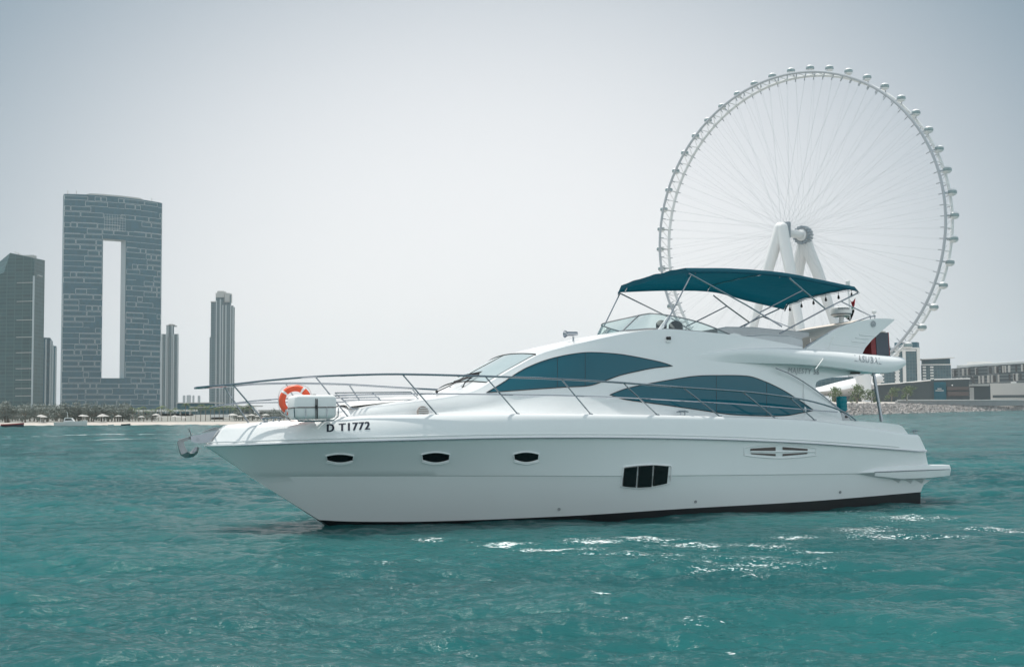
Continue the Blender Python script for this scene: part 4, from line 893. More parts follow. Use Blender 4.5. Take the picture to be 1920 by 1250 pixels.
# glass tower on the far left
t1 = building('glass_tower', 'dark green glass tower with a slanted top at the left edge', 'tower', 1250, 40)
fA = [W(-40, 1262, t1), W(3, 1253, t1), W(14, 1252, t1), W(60, 1250, t1), W(80, 1285, t1), W(80, 1330, t1), W(-40, 1330, t1)]
def f(mb_): foot_prism(mb_, fA, -1.4, [HT(-40, 524, 1262, t1), HT(3, 511, 1253, t1), HT(14, 474, 1252, t1), HT(62, 484, 1250, t1), HT(80, 488, 1285, t1), HT(80, 490, 1330, t1), HT(-40, 520, 1330, t1)])
part('tower_body', M['glassA'], t1, f)
def f(mb_):
    a_ = W(59.5, 1248.5, t1); mb_.box((a_[0], a_[1], HT(60, 520, 1250, t1)/2), (1.3, 1.6, HT(60, 515, 1250, t1)))
    b_ = W(80.3, 1284, t1); mb_.box(((a_[0]+b_[0])/2, (a_[1]+b_[1])/2-.8, HT(62, 514, 1250, t1)), (13, 3, .8), Matrix.Rotation(math.atan2(b_[1]-a_[1], b_[0]-a_[0]), 3, 'Z'))
part('edge_fin', M['griddim'], t1, f)
def f(mb_):
    for py in (530, 565, 600, 632, 661, 691, 712, 728, 742):
        a_ = W(-38, 1261, t1); b_ = W(59, 1249, t1); z = HT(20, py, 1250, t1)
        mb_.box(((a_[0]+b_[0])/2, (a_[1]+b_[1])/2-.9, z), (math.hypot(b_[0]-a_[0], b_[1]-a_[1]), .8, .5), Matrix.Rotation(math.atan2(b_[1]-a_[1], b_[0]-a_[0]), 3, 'Z'))
part('floor_band', M['concrete'], t1, f)
def f(mb_):
    a_ = W(30, 1270, t1); z = HT(30, 482, 1270, t1); mb_.tube([(a_[0], a_[1], z-4), (a_[0], a_[1], z+4)], .5, 5); mb_.tube([(a_[0]+6, a_[1], z+1), (a_[0]-4, a_[1], z+5)], .35, 5); mb_.box((W(50, 1270, t1)[0], a_[1], z-1), (12, 8, 5))
part('roof_plant', M['concrete'], t1, f)
# lower tower beside it
t2 = building('glass_tower', 'lower teal glass tower with pale vertical fins beside the slanted tower', 'tower', 1400, 88)
fB = [W(70, 1400, t2), W(92, 1396, t2), W(97, 1406, t2), W(97, 1450, t2), W(70, 1450, t2)]
def f(mb_):
    foot_prism(mb_, fB, -1.4, [HT(75, 632, 1400, t2), HT(92, 633, 1396, t2), HT(97, 640, 1406, t2), HT(97, 640, 1450, t2), HT(75, 633, 1450, t2)])
    foot_prism(mb_, [W(97.2, 1404, t2), W(104, 1412, t2), W(104, 1445, t2), W(97.2, 1445, t2)], -1.4, HT(103, 648, 1405, t2))
part('tower_body', M['glassB'], t2, f)
def f(mb_):
    for px, py in ((84.5, 634), (93.5, 636), (97.5, 645), (103.5, 649)):
        a_ = W(px, 1395, t2); h_ = HT(px, py, 1395, t2); mb_.box((a_[0], a_[1], h_/2-1), (1.4, 1.4, h_))
part('edge_fin', M['griddim'], t2, f)

# tower with the tall slot
YA0, YA1 = 1500, 1566
t3 = building('slot_tower', 'broad tower patterned with white outlined rectangles and a tall open slot through its middle', 'tower', 1533, 207)
pL = W(113.5, YA0, t3); pR = W(300.5, YA1, t3); du = Vector((pR[0]-pL[0], pR[1]-pL[1], 0)); WU = du.length; du.normalize(); dn_ = Vector((du.y, -du.x, 0))  # towards the camera
ZT = HT(212, 366, 1525, t3)
def AP(u, z, d=0.0):                        # u along the facade 0..1, d in front of it
    u = u if d >= 0 else .5+(u-.5)*(1+d*0.0034); bow = 10.0*(1-(2*u-1)**2); p = Vector((pL[0], pL[1], 0))+du*(u*WU)+dn_*(bow+d); return Vector((p.x, p.y, z))
DEP = 17.0
def topz(u): return HT(117, 364, YA0, t3)+(HT(303, 381, YA1, t3)-HT(117, 364, YA0, t3))*u+1.0*math.sin(math.pi*u)
u0_, u1_ = 0.372, 0.602
zs0, zs1 = HT(205, 709, 1530, t3), HT(210, 450, 1530, t3)
def slab_(mb_, ua, ub, za, zb, n):          # curved block; zb may be a function
    G_ = []
    for u in np.linspace(ua, ub, n):
        zt = zb(u) if callable(zb) else zb; G_.append([AP(u, za), AP(u, zt), AP(u, zt, -DEP), AP(u, za, -DEP)])
    mb_.grid(G_, True); mb_.add(G_[0], [(0, 1, 2, 3)]); mb_.add(G_[-1], [(3, 2, 1, 0)])
def f(mb_):
    slab_(mb_, 0, u0_, -1.4, topz, 8); slab_(mb_, u1_, 1, -1.4, topz, 8); slab_(mb_, u0_, u1_, -1.4, zs0, 5); slab_(mb_, u0_, u1_, zs1, topz, 5)
part('tower_body', M['glassB'], t3, f, 20)
def f(mb_):
    for u, s_ in ((u0_, 1), (u1_, -1)):
        e = s_*.0012; mb_.add([AP(u+e, zs0), AP(u+e, zs1), AP(u+e, zs1, -DEP), AP(u+e, zs0, -DEP)], [(0, 1, 2, 3)])
    G_ = [[AP(u, zs1-.2), AP(u, zs1-.2, -DEP)] for u in np.linspace(u0_, u1_, 5)]; mb_.grid(G_)
part('slot_lining', M['griddim'], t3, f)
fr3 = np.random.default_rng(3)
mbg = MB()
def fline(ua, ub, za, zb, wd):
    n = max(2, int(abs(ub-ua)*12)+2)
    if abs(ub-ua) > abs(zb-za)/WU: a_, b_ = [AP(u, za-wd/2, .5) for u in np.linspace(ua, ub, n)], [AP(u, za+wd/2, .5) for u in np.linspace(ua, ub, n)]; mbg.grid([[p, q] for p, q in zip(a_, b_)])
    else: h = wd/2/WU; mbg.add([AP(ua-h, za, .5), AP(ua+h, za, .5), AP(ua+h, zb, .5), AP(ua-h, zb, .5)], [(0, 1, 2, 3)])
rowh = 6.55; nrow = int(ZT/rowh)
for r_ in range(nrow+1):
    z0_ = ZT-3.0-(r_+1)*rowh
    if z0_ < 6: break
    z1_ = z0_+rowh*.99
    spans = [(0.005, .995)] if (z1_ < zs0 or z0_ > zs1) else [(0.005, u0_-.004), (u1_+.004, .995)]
    for a_, b_ in spans:
        u = a_
        while u < b_-.02:
            wd_ = min(fr3.choice([.06, .11, .15, .19, .22]), b_-u)
            if b_-u-wd_ < .03: wd_ = b_-u
            if fr3.random() < .62:
                ins = .004; lw = 0.44
                zt_ = min(z1_, topz(u)-1.5)
                fline(u+ins, u+wd_-ins, z0_+.7, z0_+.7, lw); fline(u+ins, u+wd_-ins, zt_-.5, zt_-.5, lw); fline(u+ins, u+ins, z0_+.7, zt_-.5, lw); fline(u+wd_-ins, u+wd_-ins, z0_+.7, zt_-.5, lw)
            elif fr3.random() < .6: fline(u+.002, u+wd_-.002, z0_+.2, z0_+.2, .40)
            u += wd_
for u in np.linspace(u0_+.01, u1_-.01, 9): fline(u, u, zs1+10, ZT-24, .28)
for z in np.linspace(zs1+10, ZT-24, 7): fline(u0_+.01, u1_-.01, z, z, .28)
for u in (0.003, .997): fline(u, u, 4, topz(u)-.5, .8)
mbg.build('facade_grid', M['griddim'], t3, smooth=0, recalc=False, weld=0)
def f(mb_):
    G_ = [[AP(u, topz(u)+.0, -2), AP(u, topz(u)+(2.2 if .24 < u < .76 else .8), -2), AP(u, topz(u)+(2.2 if .24 < u < .76 else .8), -DEP+3), AP(u, topz(u), -DEP+3)] for u in np.linspace(.01, .99, 26)]; mb_.grid(G_, True)
    for u in (.04, .12, .9): mb_.tube([AP(u, topz(u), -5), AP(u, topz(u)+5, -5)], .4, 4)
part('roof_parapet', M['concrete'], t3, f, 20)

# slim stepped towers
def stepped(px0, px1, tops, Y, label, crown):
    o = building('stepped_tower', label, 'tower', Y, (px0+px1)/2)
    blocks = tops
    def f(mb_):
        for a_, b_, py, dy in blocks: foot_prism(mb_, [W(a_, Y+dy, o), W(b_, Y+dy, o), W(b_, Y+42, o), W(a_, Y+42, o)], -1.4, HT(a_, py, Y+dy, o))
    part('tower_body', M['glassC'], o, f)
    def f(mb_):
        for px, py, dy in crown['fins']:
            a_ = W(px, Y+dy-1, o); h_ = HT(px, py, Y+dy, o); mb_.box((a_[0], a_[1], h_/2-.7), (1.5, 1.6, h_+1.4))
    part('vertical_fin', M['griddim'], o, f)
    def f(mb_):
        for a_, b_, p0, p1, dy in crown['caps']:
            A_ = W(a_, Y+dy, o); B_ = W(b_, Y+dy, o); z0_, z1_ = HT(a_, p1, Y, o), HT(a_, p0, Y, o); mb_.box(((A_[0]+B_[0])/2, A_[1]+8, (z0_+z1_)/2), (B_[0]-A_[0], 18, z1_-z0_))
    part('crown', M['concrete'], o, f)
    return o
stepped(392, 439, [(392, 404, 632, 2), (394, 404.5, 566, 3), (404.5, 416, 562, 0), (416, 436.5, 573, 1.5), (403, 432, 553, 12), (430, 439, 576, 8)], 1750, 'tall slim stepped tower with pale vertical fins left of the bow rail',
        {'fins': [(404.5, 563, 0), (412, 561, 0), (416.5, 572, 1.5), (422.5, 572, 1.5), (431.5, 572, 1.5), (436, 574, 1.5)], 'caps': [(403, 419, 548, 556, 10), (406, 418, 544, 548, 12), (420, 429, 548, 565, 11), (393.5, 405, 564.5, 566.5, 2)]})
stepped(301, 335, [(301, 334, 632, 2), (302.5, 311, 626, 0), (310.5, 325, 609.5, 6), (324, 333, 626, 0)], 1750, 'short slim stepped tower just right of the slot tower',
        {'fins': [(302.5, 626, 0), (310.5, 626, 0), (313.5, 610, 3), (321.5, 610, 3), (324.5, 626, 0), (332.5, 626, 0)], 'caps': [(311, 324.5, 608.5, 610.5, 7), (315, 321, 606.5, 609, 8)]})
lbl = ['leftmost of four pale towers far away between the stepped towers', 'second from left and widest of four pale far towers', 'third from left of four pale far towers', 'rightmost and most separate of four pale far towers']
for k, (a_, b_, py) in enumerate(((342.5, 347.5, 741.5), (349.5, 358, 741), (360.5, 364.5, 741.5), (370.5, 375.5, 742))):
    o = building('distant_tower', lbl[k], 'tower', 3600, (a_+b_)/2, 'far pale towers')
    def f(mb_): foot_prism(mb_, [W(a_, 3600, o), W(b_, 3600, o), W(b_, 3625, o), W(a_, 3625, o)], -1.4, HT(a_, py, 3600, o)); foot_prism(mb_, [W(a_+.8, 3605, o), W(b_-.8, 3605, o), W(b_-.8, 3620, o), W(a_+.8, 3620, o)], -1.4, HT(a_, py-.7, 3600, o))
    part('tower_body', M['farblock'], o, f)
# low buildings by the beach
def lowblock(name, label, px0, px1, py, Y, m, dep=20, roof=None, bands=0, cat='building'):
    o = building(name, label, cat, Y, (px0+px1)/2)
    def f(mb_): foot_prism(mb_, [W(px0, Y, o), W(px1, Y, o), W(px1, Y+dep, o), W(px0, Y+dep, o)], -1.4, HT(px0, py, Y, o))
    part('wall', m, o, f)
    def f(mb_):
        a_ = W(px0-.6, Y-1, o); b_ = W(px1+.6, Y-1, o); z = HT(px0, py, Y, o); mb_.box(((a_[0]+b_[0])/2, a_[1]+dep/2, z+.35), (b_[0]-a_[0], dep+3, .7))
    part('roof', roof or M['concrete'], o, f)
    def f(mb_):
        zt = HT(px0, py, Y, o)
        for k in range(bands):
            a_ = W(px0+1, Y-.3, o); b_ = W(px1-1, Y-.3, o); z = zt*(k+.62)/(bands+.2); mb_.box(((a_[0]+b_[0])/2, a_[1], z), (b_[0]-a_[0], .5, zt/(bands+.2)*.42))
    if bands: part('window_band', M['darkglass'], o, f)
    return o
lowblock('podium_building', 'low dark podium with flat roof below the far pale towers', 332, 402, 756, 1000, M['glassB'], 30)
lowblock('podium_building', 'mid rise glazed podium at the foot of the tall stepped tower', 357, 440, 764, 800, M['glassC'], 30)
lowblock('hotel_podium', 'wide pale podium under the slot tower', 108, 300, 772, 900, M['glassC'], 30)
lowblock('apartment_block', 'hazy grey block seen between the bow rail stanchions', 440, 476, 762, 900, M['glassD'], 30)
lowblock('low_block', 'small flat pale block on the shore behind the bow rail', 486, 545, 771, 560, M['whitewall'], 15, bands=1)
lowblock('beach_kiosk', 'small white kiosk behind the beach trees', 226, 234, 769, 420, M['whitewall'], 8)
lowblock('beach_bar', 'small glazed beach bar with white roof near the tall stepped tower', 396, 420, 782, 330, M['glassD'], 6, roof=M['whitewall'], bands=1)
# long white canopy roof on posts
o = building('beach_canopy', 'long flat white canopy roof on posts behind the beach', 'canopy', 480, 302)
def f(mb_):
    a_ = W(245, 480, o); b_ = W(358, 480, o); z = HT(300, 769.5, 480, o); mb_.box(((a_[0]+b_[0])/2, a_[1]+5, z), (b_[0]-a_[0], 10, .75))
part('roof', M['whitewall'], o, f)
for k in range(7):
    def f(mb_): a_ = W(248+k*18, 481, o); z = HT(300, 769.5, 480, o); mb_.box((a_[0], a_[1], z/2), (.4, .4, z-.6))
    part('post', M['concrete'], o, f)
def f(mb_): a_ = W(247, 484, o); b_ = W(356, 484, o); z = HT(300, 771, 480, o); mb_.box(((a_[0]+b_[0])/2, a_[1]+4, z*.5-.4), (b_[0]-a_[0], 3, z-.8))
part('back_wall', M['darkwall'], o, f)

# ---------- trees
def tree_meshes(seed, h, wd, m, palm=False):
    r_ = np.random.default_rng(seed); mb_ = MB(); tk = MB()
    if palm:
        tk.tube([(0, 0, 0), (.1, 0, h*.5), (.25, .05, h*.92)], [.16, .12, .10], 6)
        for k in range(13):
            a0 = k*2*math.pi/13+r_.uniform(-.2, .2); ln = wd*r_.uniform(.8, 1.1); lift = r_.uniform(.0, .9); pr = None
            pts = [(0.25+math.cos(a0)*ln*t, .05+math.sin(a0)*ln*t, h*.92+lift*ln*t*.8-ln*.95*t*t) for t in np.linspace(0, 1, 5)]; sx, sy = -math.sin(a0)*.16, math.cos(a0)*.16
            mb_.grid([[(x+sx*(1-i/5), y+sy*(1-i/5), z-.10), (x, y, z), (x-sx*(1-i/5), y-sy*(1-i/5), z-.10)] for i, (x, y, z) in enumerate(pts)])
    else:
        tk.tube([(0, 0, 0), (.05*h, 0, h*.3), (.03*h, .03*h, h*.55)], [.05*h, .035*h, .02*h], 6)
        for k in range(4):
            a0 = r_.uniform(0, 6.28); tk.tube([(.05*h, 0, h*.28), (math.cos(a0)*wd*.3, math.sin(a0)*wd*.3, h*.6)], [.025*h, .01*h], 5)
        cl_ = [(r_.normal(0, wd*.22), r_.normal(0, wd*.22), h*r_.uniform(.26, .86), wd*r_.uniform(.16, .27)) for _ in range(11)]
        for cx_, cy_, cz_, cr_ in cl_:
            for _ in range(46):
                d = r_.standard_normal(3); d /= np.linalg.norm(d); p = np.array([cx_, cy_, cz_])+d*cr_*r_.uniform(.55, 1.08)*np.array([1, 1, .8]); s_ = h*r_.uniform(.018, .04); u = np.cross(d, r_.standard_normal(3)); u /= np.linalg.norm(u)+1e-9; v = np.cross(d, u)+.4*d
                mb_.add([p-u*s_, p+v*s_*1.3, p+u*s_, p-v*s_*1.3], [(0, 1, 2, 3)])
    return mb_, tk
def make_tree(name, seed, h, wd, m, label, loc, group, palm=False):
    o = empty(name, loc, label, 'palm tree' if palm else 'tree', group); a_, b_ = tree_meshes(seed, h, wd, m, palm)
    a_.build('crown', m, o, smooth=0, recalc=False, weld=0); b_.build('trunk', M['trunk'], o); return o
protos = []
tr_ = np.random.default_rng(21)
def place_tree(kind, px, Y, z, sc, label, group, names=('broad_tree', 'broad_tree', 'palm_tree', 'broad_tree')):
    p = at(px, 770, Y); src = protos_d.get(kind)
    if src is None:
        spec = {0: (31, 6, 5.5, 'leafgrey', False), 1: (32, 5, 6.0, 'leafgrey', False), 2: (33, 7, 2.6, 'leaf', True), 3: (34, 6, 6, 'leaf', False)}[kind]
        o_ = make_tree(names[kind], spec[0], spec[1], spec[2], M[spec[3]], label, (p.x, p.y, z), group, spec[4]); protos_d[kind] = o_
    else:
        o_ = copy_tree(src); o_.location = (p.x, p.y, z); o_['label'] = label; o_['group'] = group
    o_.scale = (sc, sc, sc*tr_.uniform(.9, 1.1)); o_.rotation_euler = (0, 0, tr_.uniform(0, 6.28)); return o_
protos_d = {}
for k in range(64):
    px = -20+k*4.9+tr_.uniform(-2, 2); Y = tr_.uniform(285, 335)
    if 244 < px < 360: sc = tr_.uniform(.28, .42)
    else: sc = tr_.uniform(.6, .85)
    place_tree(k % 2, px, Y, .45, sc, 'haze-paled grey green tree in the row behind the left beach', 'haze-paled trees behind the left beach')
for k in range(26):
    px = 250+k*9+tr_.uniform(-3, 3); place_tree(2, px, tr_.uniform(284, 312), .42, tr_.uniform(.4, .62), 'slim palm tree on the beach front near the canopy', 'palms along the beach front')
for k in range(14): place_tree(1, 440+k*8.5+tr_.uniform(-3, 3), tr_.uniform(280, 330), .45, tr_.uniform(.35, .55), 'low hazy tree on the shore seen through the bow rail', 'low trees behind the bow rail')
# umbrellas and cabanas
def umbrella_proto(loc, label):
    o_ = empty('beach_umbrella', loc, label, 'umbrella', 'umbrellas on the left beach'); mb_ = MB(); mb_.lathe([(1.35, 0), (.9, .28), (.1, .5), (0, .52)], (0, 0, 2.0), (0, 0, 1), 8); mb_.build('shade', M['tent'], o_, smooth=0); mb_ = MB(); mb_.tube([(0, 0, 0), (0, 0, 2.1)], .04, 5); mb_.build('pole', M['whitewall'], o_); return o_
um = None
for k in range(30):
    px = 60+tr_.uniform(0, 440); p = at(px, 770, tr_.uniform(276, 290))
    if 90 < px < 150: continue
    if um is None: um = umbrella_proto((p.x, p.y, 0.40), 'pale beach umbrella among those scattered on the left beach')
    else:
        c_ = copy_tree(um); c_.location = (p.x, p.y, 0.40)
    q_ = tr_.uniform(.45, .75); (c_ if k and um is not None and 'c_' in dir() and isinstance(c_, bpy.types.Object) and c_.get('category') == 'umbrella' else um).scale = (q_, q_, q_)
# boats by the beach
def small_boat(name, label, px, py, ln, hullm, stripe=None, cabin=True, yaw=0.0):
    p = at_z(px, py, 0); o_ = empty(name, (p.x, p.y, 0), label, 'boat', None, (0, 0, yaw)); h = ln*.11
    G_ = []
    for t in np.linspace(0, 1, 12):
        b_ = ln*.16*(1-max(0, (t-.45)/.55)**2.2); x = (t-.5)*ln; s_ = h*(1+.5*t*t); G_.append([(x, -b_, s_), (x, -b_*.8, 0), (x, 0, -h*.5), (x, b_*.8, 0), (x, b_, s_)])
    mb_ = MB(); mb_.grid(G_); mb_.grid([[g[0], g[4]] for g in G_]); mb_.add(G_[0], [(0, 1, 2, 3, 4)]); mb_.build('hull', hullm, o_, smooth=30)
    if cabin:
        mb_ = MB(); mb_.prism([(-.22*ln, -ln*.10, h), (.12*ln, -ln*.10, h*1.1), (.03*ln, -ln*.10, h*2.2), (-.18*ln, -ln*.10, h*2.3)], (0, ln*.2, 0)); mb_.build('cabin', M['boathull'], o_, smooth=0)
        mb_ = MB(); mb_.prism([(-.17*ln, -ln*.102, h*1.5), (.07*ln, -ln*.102, h*1.6), (.02*ln, -ln*.102, h*2.0), (-.15*ln, -ln*.102, h*2.05)], (0, ln*.204, 0)); mb_.build('cabin_window', M['darkglass'], o_, smooth=0)
        mb_ = MB(); mb_.tube([(-.1*ln, 0, h*2.2), (-.12*ln, 0, h*4)], .05, 5); mb_.build('mast', M['boathull'], o_)
    if stripe:
        mb_ = MB(); mb_.tube([(g[0][0], g[0][1]-.02, g[0][2]*.75) for g in G_], .09, 5); mb_.mirror_y(); mb_.build('stripe', stripe, o_)
    return o_
small_boat('motor_boat', 'grey white motor boat heading along the left beach', 133, 797.5, 6.2, M['boathull'], yaw=0.12)
small_boat('open_boat', 'dark open boat with red side near the left edge of the beach', 24, 799, 4.2, M['darkhull'], M['redhull'], False, yaw=.05)
small_boat('open_boat', 'small dark open boat at the water line right of the motor boat', 236, 796.5, 1.8, M['darkhull'], None, False, yaw=.1)
small_boat('open_boat', 'tiny pale skiff at the water line below the slot tower', 208, 797, 1.2, M['boathull'], None, False, yaw=-.1)

# ================================================================== ISLAND, RIGHT
YS = 1.2
def ai(px, py, Y): return at(px, py, Y*YS)
def iblock(name, label, foot, pz, base=None, cat='building'):
    o_ = empty(name, (foot[0][0], foot[0][1], 0), label, cat); return o_
def foot_px(pts): return [(ai(px, 765, Y).x,  ai(px, 765, Y).y) for px, Y in pts]
def iprism(mb_, o_, pts, z0, tops):
    ft = [(x-o_.location.x, y-o_.location.y) for x, y in foot_px(pts)]; foot_prism(mb_, ft, z0, [ai(pts[i][0], tops[i], pts[i][1]).z for i in range(len(pts))] if isinstance(tops, (list, tuple)) else  ai(pts[0][0], tops, pts[0][1]).z)
def vfins(mb_, o_, lst, Y, wd):
    for px, p0, p1 in lst:
        a_ =  ai(px, 765, Y); z0_, z1_ =  ai(px, p1, Y).z,  ai(px, p0, Y).z; mb_.box((a_.x-o_.location.x, a_.y-o_.location.y, (z0_+z1_)/2), (wd, .8, z1_-z0_))
def hbars(mb_, o_, lst, Y, th):
    for pa_, pb_, py in lst:
        a_ =  ai(pa_, 765, Y); b_ =  ai(pb_, 765, Y); mb_.box(((a_.x+b_.x)/2-o_.location.x, (a_.y+b_.y)/2-o_.location.y,  ai(pa_, py, Y).z), (b_.x-a_.x, .8, th))
# tallest block
o = iblock('apartment_tower', '', foot_px([(1668, 1080)]), 0); tag(o, 'tall glazed apartment block with rounded dark top at the foot of the big wheel', 'building')
part('block_body', M['glassE'], o, lambda q_: iprism(q_, o, [(1652, 1080), (1721, 1080), (1727.5, 1090), (1727.5, 1130), (1652, 1130)], 3, [652, 652, 651, 651, 652]))
part('dark_crown', M['glassB'], o, lambda q_: iprism(q_, o, [(1680, 1081), (1722, 1081), (1726.5, 1088), (1726.5, 1128), (1680, 1128)], 3, [642.5, 641, 642, 642, 642]))
part('white_frame', M['whitewall'], o, lambda q_: (vfins(q_, o, [(1697.5, 655, 720), (1684, 660, 720), (1724.5, 652, 716)], 1079.4, 3.2), hbars(q_, o, [(1680, 1726, 653), (1680, 1720, 657)], 1079, 1.6)))
def f(mb_):
    for k in range(9): hbars(mb_, o, [(1679.5, 1688.5, 664+k*6.4)], 1079.2, 1.9)
    for k in range(9): hbars(mb_, o, [(1653, 1659, 664+k*6.4)], 1079.2, 1.6)
part('balcony', M['whitewall'], o, f)
# second block
o = iblock('apartment_tower', '', foot_px([(1731, 1090)]), 0); tag(o, 'shorter glazed block with thin overhanging roof right of the tall block', 'building')
part('block_body', M['glassE'], o, lambda q_: iprism(q_, o, [(1729, 1092), (1785, 1092), (1785, 1130), (1729, 1130)], 3, [684, 682.5, 682.5, 684]))
part('penthouse', M['glassB'], o, lambda q_: iprism(q_, o, [(1730, 1096), (1784, 1096), (1784, 1128), (1730, 1128)], 3, [674.5, 672, 672, 674.5]))
def f(mb_):
    a_ =  ai(1729, 765, 1090); b_ =  ai(1791, 765, 1090); mb_.box(((a_.x+b_.x)/2-o.location.x, a_.y+18-o.location.y,  ai(1760, 671.8, 1090).z), (b_.x-a_.x, 42, .8), Matrix.Rotation(R(-2.5), 3, 'Y'))
    hbars(mb_, o, [(1729, 1785, 683.5)], 1091, 1.0)
part('roof', M['whitewall'], o, f)
def f(mb_):
    for k in range(6): hbars(mb_, o, [(1732, 1738, 688+k*5.4), (1746, 1752, 688+k*5.4)], 1091.2, 1.6)
part('balcony', M['whitewall'], o, f)
# long block on the right
o = iblock('long_block', '', foot_px([(1786, 1120)]), 0); tag(o, 'long grey apartment block with many narrow windows at the right edge', 'building')
part('block_body', M['glassD'], o, lambda q_: iprism(q_, o, [(1785.5, 1150), (1822, 1128), (1990, 1060), (1990, 1100), (1785.5, 1180)], 3, [691, 687.5, 676, 676, 691]))
part('roof', M['whitewall'], o, lambda q_: (iprism(q_, o, [(1796, 1150), (1822, 1136), (1990, 1068), (1990, 1090), (1796, 1175)], 3, [684.5, 683.5, 672, 672, 684.5]), iprism(q_, o, [(1816, 1150), (1862, 1136), (1862, 1150), (1816, 1165)], 3, [677.5, 677.5, 677.5, 677.5])))
def f(mb_):
    q_ = np.random.default_rng(9)
    for k in range(24):
        px = 1788+k*7.2+q_.uniform(-2, 2); Y_ = np.interp(px, [1785, 1822, 1990], [1149, 1127, 1059])-.6; up = q_.random() < .5; t_ = np.interp(px, [1785, 1822, 1990], [691, 687.5, 676])
        wd_ = q_.choice([1.0, 1.6, 2.2]); part('window_frame', M['concrete'], o, lambda mb_: vfins(mb_, o, [(px, t_+(2 if up else 18), t_+(15 if up else 32))], Y_, wd_))
f(None)
def f(mb_):
    q_ = np.random.default_rng(10)
    for k in range(26):
        px = 1790+k*7.0+q_.uniform(-2, 2); Y_ = np.interp(px, [1785, 1822, 1990], [1149, 1127, 1059])-.5; up = q_.random() < .5; t_ = np.interp(px, [1785, 1822, 1990], [691, 687.5, 676])
        wd_ = q_.choice([1.6, 2.4]); part('window', M['darkglass'], o, lambda mb_: vfins(mb_, o, [(px, t_+(3 if up else 19), t_+(15 if up else 31))], Y_, wd_))
f(None)
# dark waterfront pavilion
YS = 1.22
o = iblock('waterfront_pavilion', '', foot_px([(1645, 760)]), 0); tag(o, 'low dark waterfront pavilion with thin white roof edge', 'building')
part('wall', M['darkwall'], o, lambda q_: iprism(q_, o, [(1560, 800), (1645, 780), (1745, 760), (1818, 760), (1818, 800), (1560, 830)], 3, [725, 722, 713, 711, 711, 725]))
part('roof_edge', M['whitewall'], o, lambda q_: [q_.tube([Vector(ai(a_, b_, Y_))-o.location for a_, b_, Y_ in ((1560, 724.5, 799), (1645, 721, 779), (1700, 717, 769), (1745, 712.5, 759))], .45, 5), q_.tube([Vector(ai(a_, b_, Y_))-o.location for a_, b_, Y_ in ((1752, 711, 758), (1819, 709.5, 758))], .5, 5)])
part('entrance_panel', M['glassB'], o, lambda q_: iprism(q_, o, [(1752, 759.2), (1775, 759.2), (1775, 762), (1752, 762)], 3, 716))
part('sign', M['whitewall'], o, lambda q_: (hbars(q_, o, [(1759, 1766, 728.5), (1755, 1770, 732)], 758.6, .45)))
part('window_band', M['louver'], o, lambda q_: (hbars(q_, o, [(1777, 1817, 728)], 759.2, 2.4), hbars(q_, o, [(1777, 1817, 738)], 759.2, 3)))
def f(mb_): mb_.ball(Vector(ai(1785.5, 722, 758.5))-o.location, .55, 8, 6)
part('wall_lamp', M['whitewall'], o, f)
# beige hall
YS = 1.55
o = iblock('waterfront_hall', '', foot_px([(1858, 740)]), 0); tag(o, 'pale beige windowless hall with dark strip at its base at the right edge', 'building')
part('wall', M['concrete'], o, lambda q_: iprism(q_, o, [(1857, 745), (1990, 735), (1990, 790), (1857, 790)], 3, [718.5, 716, 716, 718.5]))
part('window_band', M['darkwall'], o, lambda q_: hbars(q_, o, [(1862, 1990, 743)], 734, 2.4))
part('roof', M['whitewall'], o, lambda q_: hbars(q_, o, [(1897, 1907, 716.8)], 744, 1.2))
YS = 1.27
o = iblock('link_building', '', foot_px([(1820, 770)]), 0); tag(o, 'dark low link building between the pavilion and the beige hall', 'building')
part('wall', M['darkwall'], o, lambda q_: iprism(q_, o, [(1819, 772), (1858, 772), (1858, 800), (1819, 800)], 3, [722, 722, 722, 722]))
part('roof', M['concrete'], o, lambda q_: iprism(q_, o, [(1818, 770), (1856, 770), (1856, 800), (1818, 800)],  ai(1819, 723.5, 770).z, [720, 719.3, 719.3, 720]))
part('door_panel', M['concrete'], o, lambda q_: iprism(q_, o, [(1819, 771), (1827, 771), (1827, 772.5), (1819, 772.5)], 3, 726))
# terrace walls
def ywall(label, a_, b_, p0, p1, Ya, Yb, m):
    q0 = at(a_, p1, Ya); o_ = empty('terrace_wall', q0, label, 'wall'); mb_ = MB()
    mb_.prism([Vector(v)-q0 for v in (at(a_, p1+3, Ya), at(b_, p1+2, Yb), at(b_, p0, Yb), at(a_, p0+.6, Ya))], (0, 4, 0)); mb_.build('wall_face', m, o_, smooth=0)
    mb_ = MB(); mb_.tube([Vector(at(a_, p0+.4, Ya-.3))-q0, Vector(at(b_, p0-.2, Yb-.3))-q0], .4, 5); mb_.build('coping', M['concrete'], o_)
M['terrace'] = mat('grey terrace wall', (.23, .235, .24), .8, var=.12, scale=.1)
ywall('long grey terrace wall above the rocks on the right', 1683, 1960, 750, 758, 640, 1180, M['terrace'])
ywall('pale low terrace wall stepping up behind the yacht stern', 1590, 1690, 757, 764, 545, 640, M['concrete'])
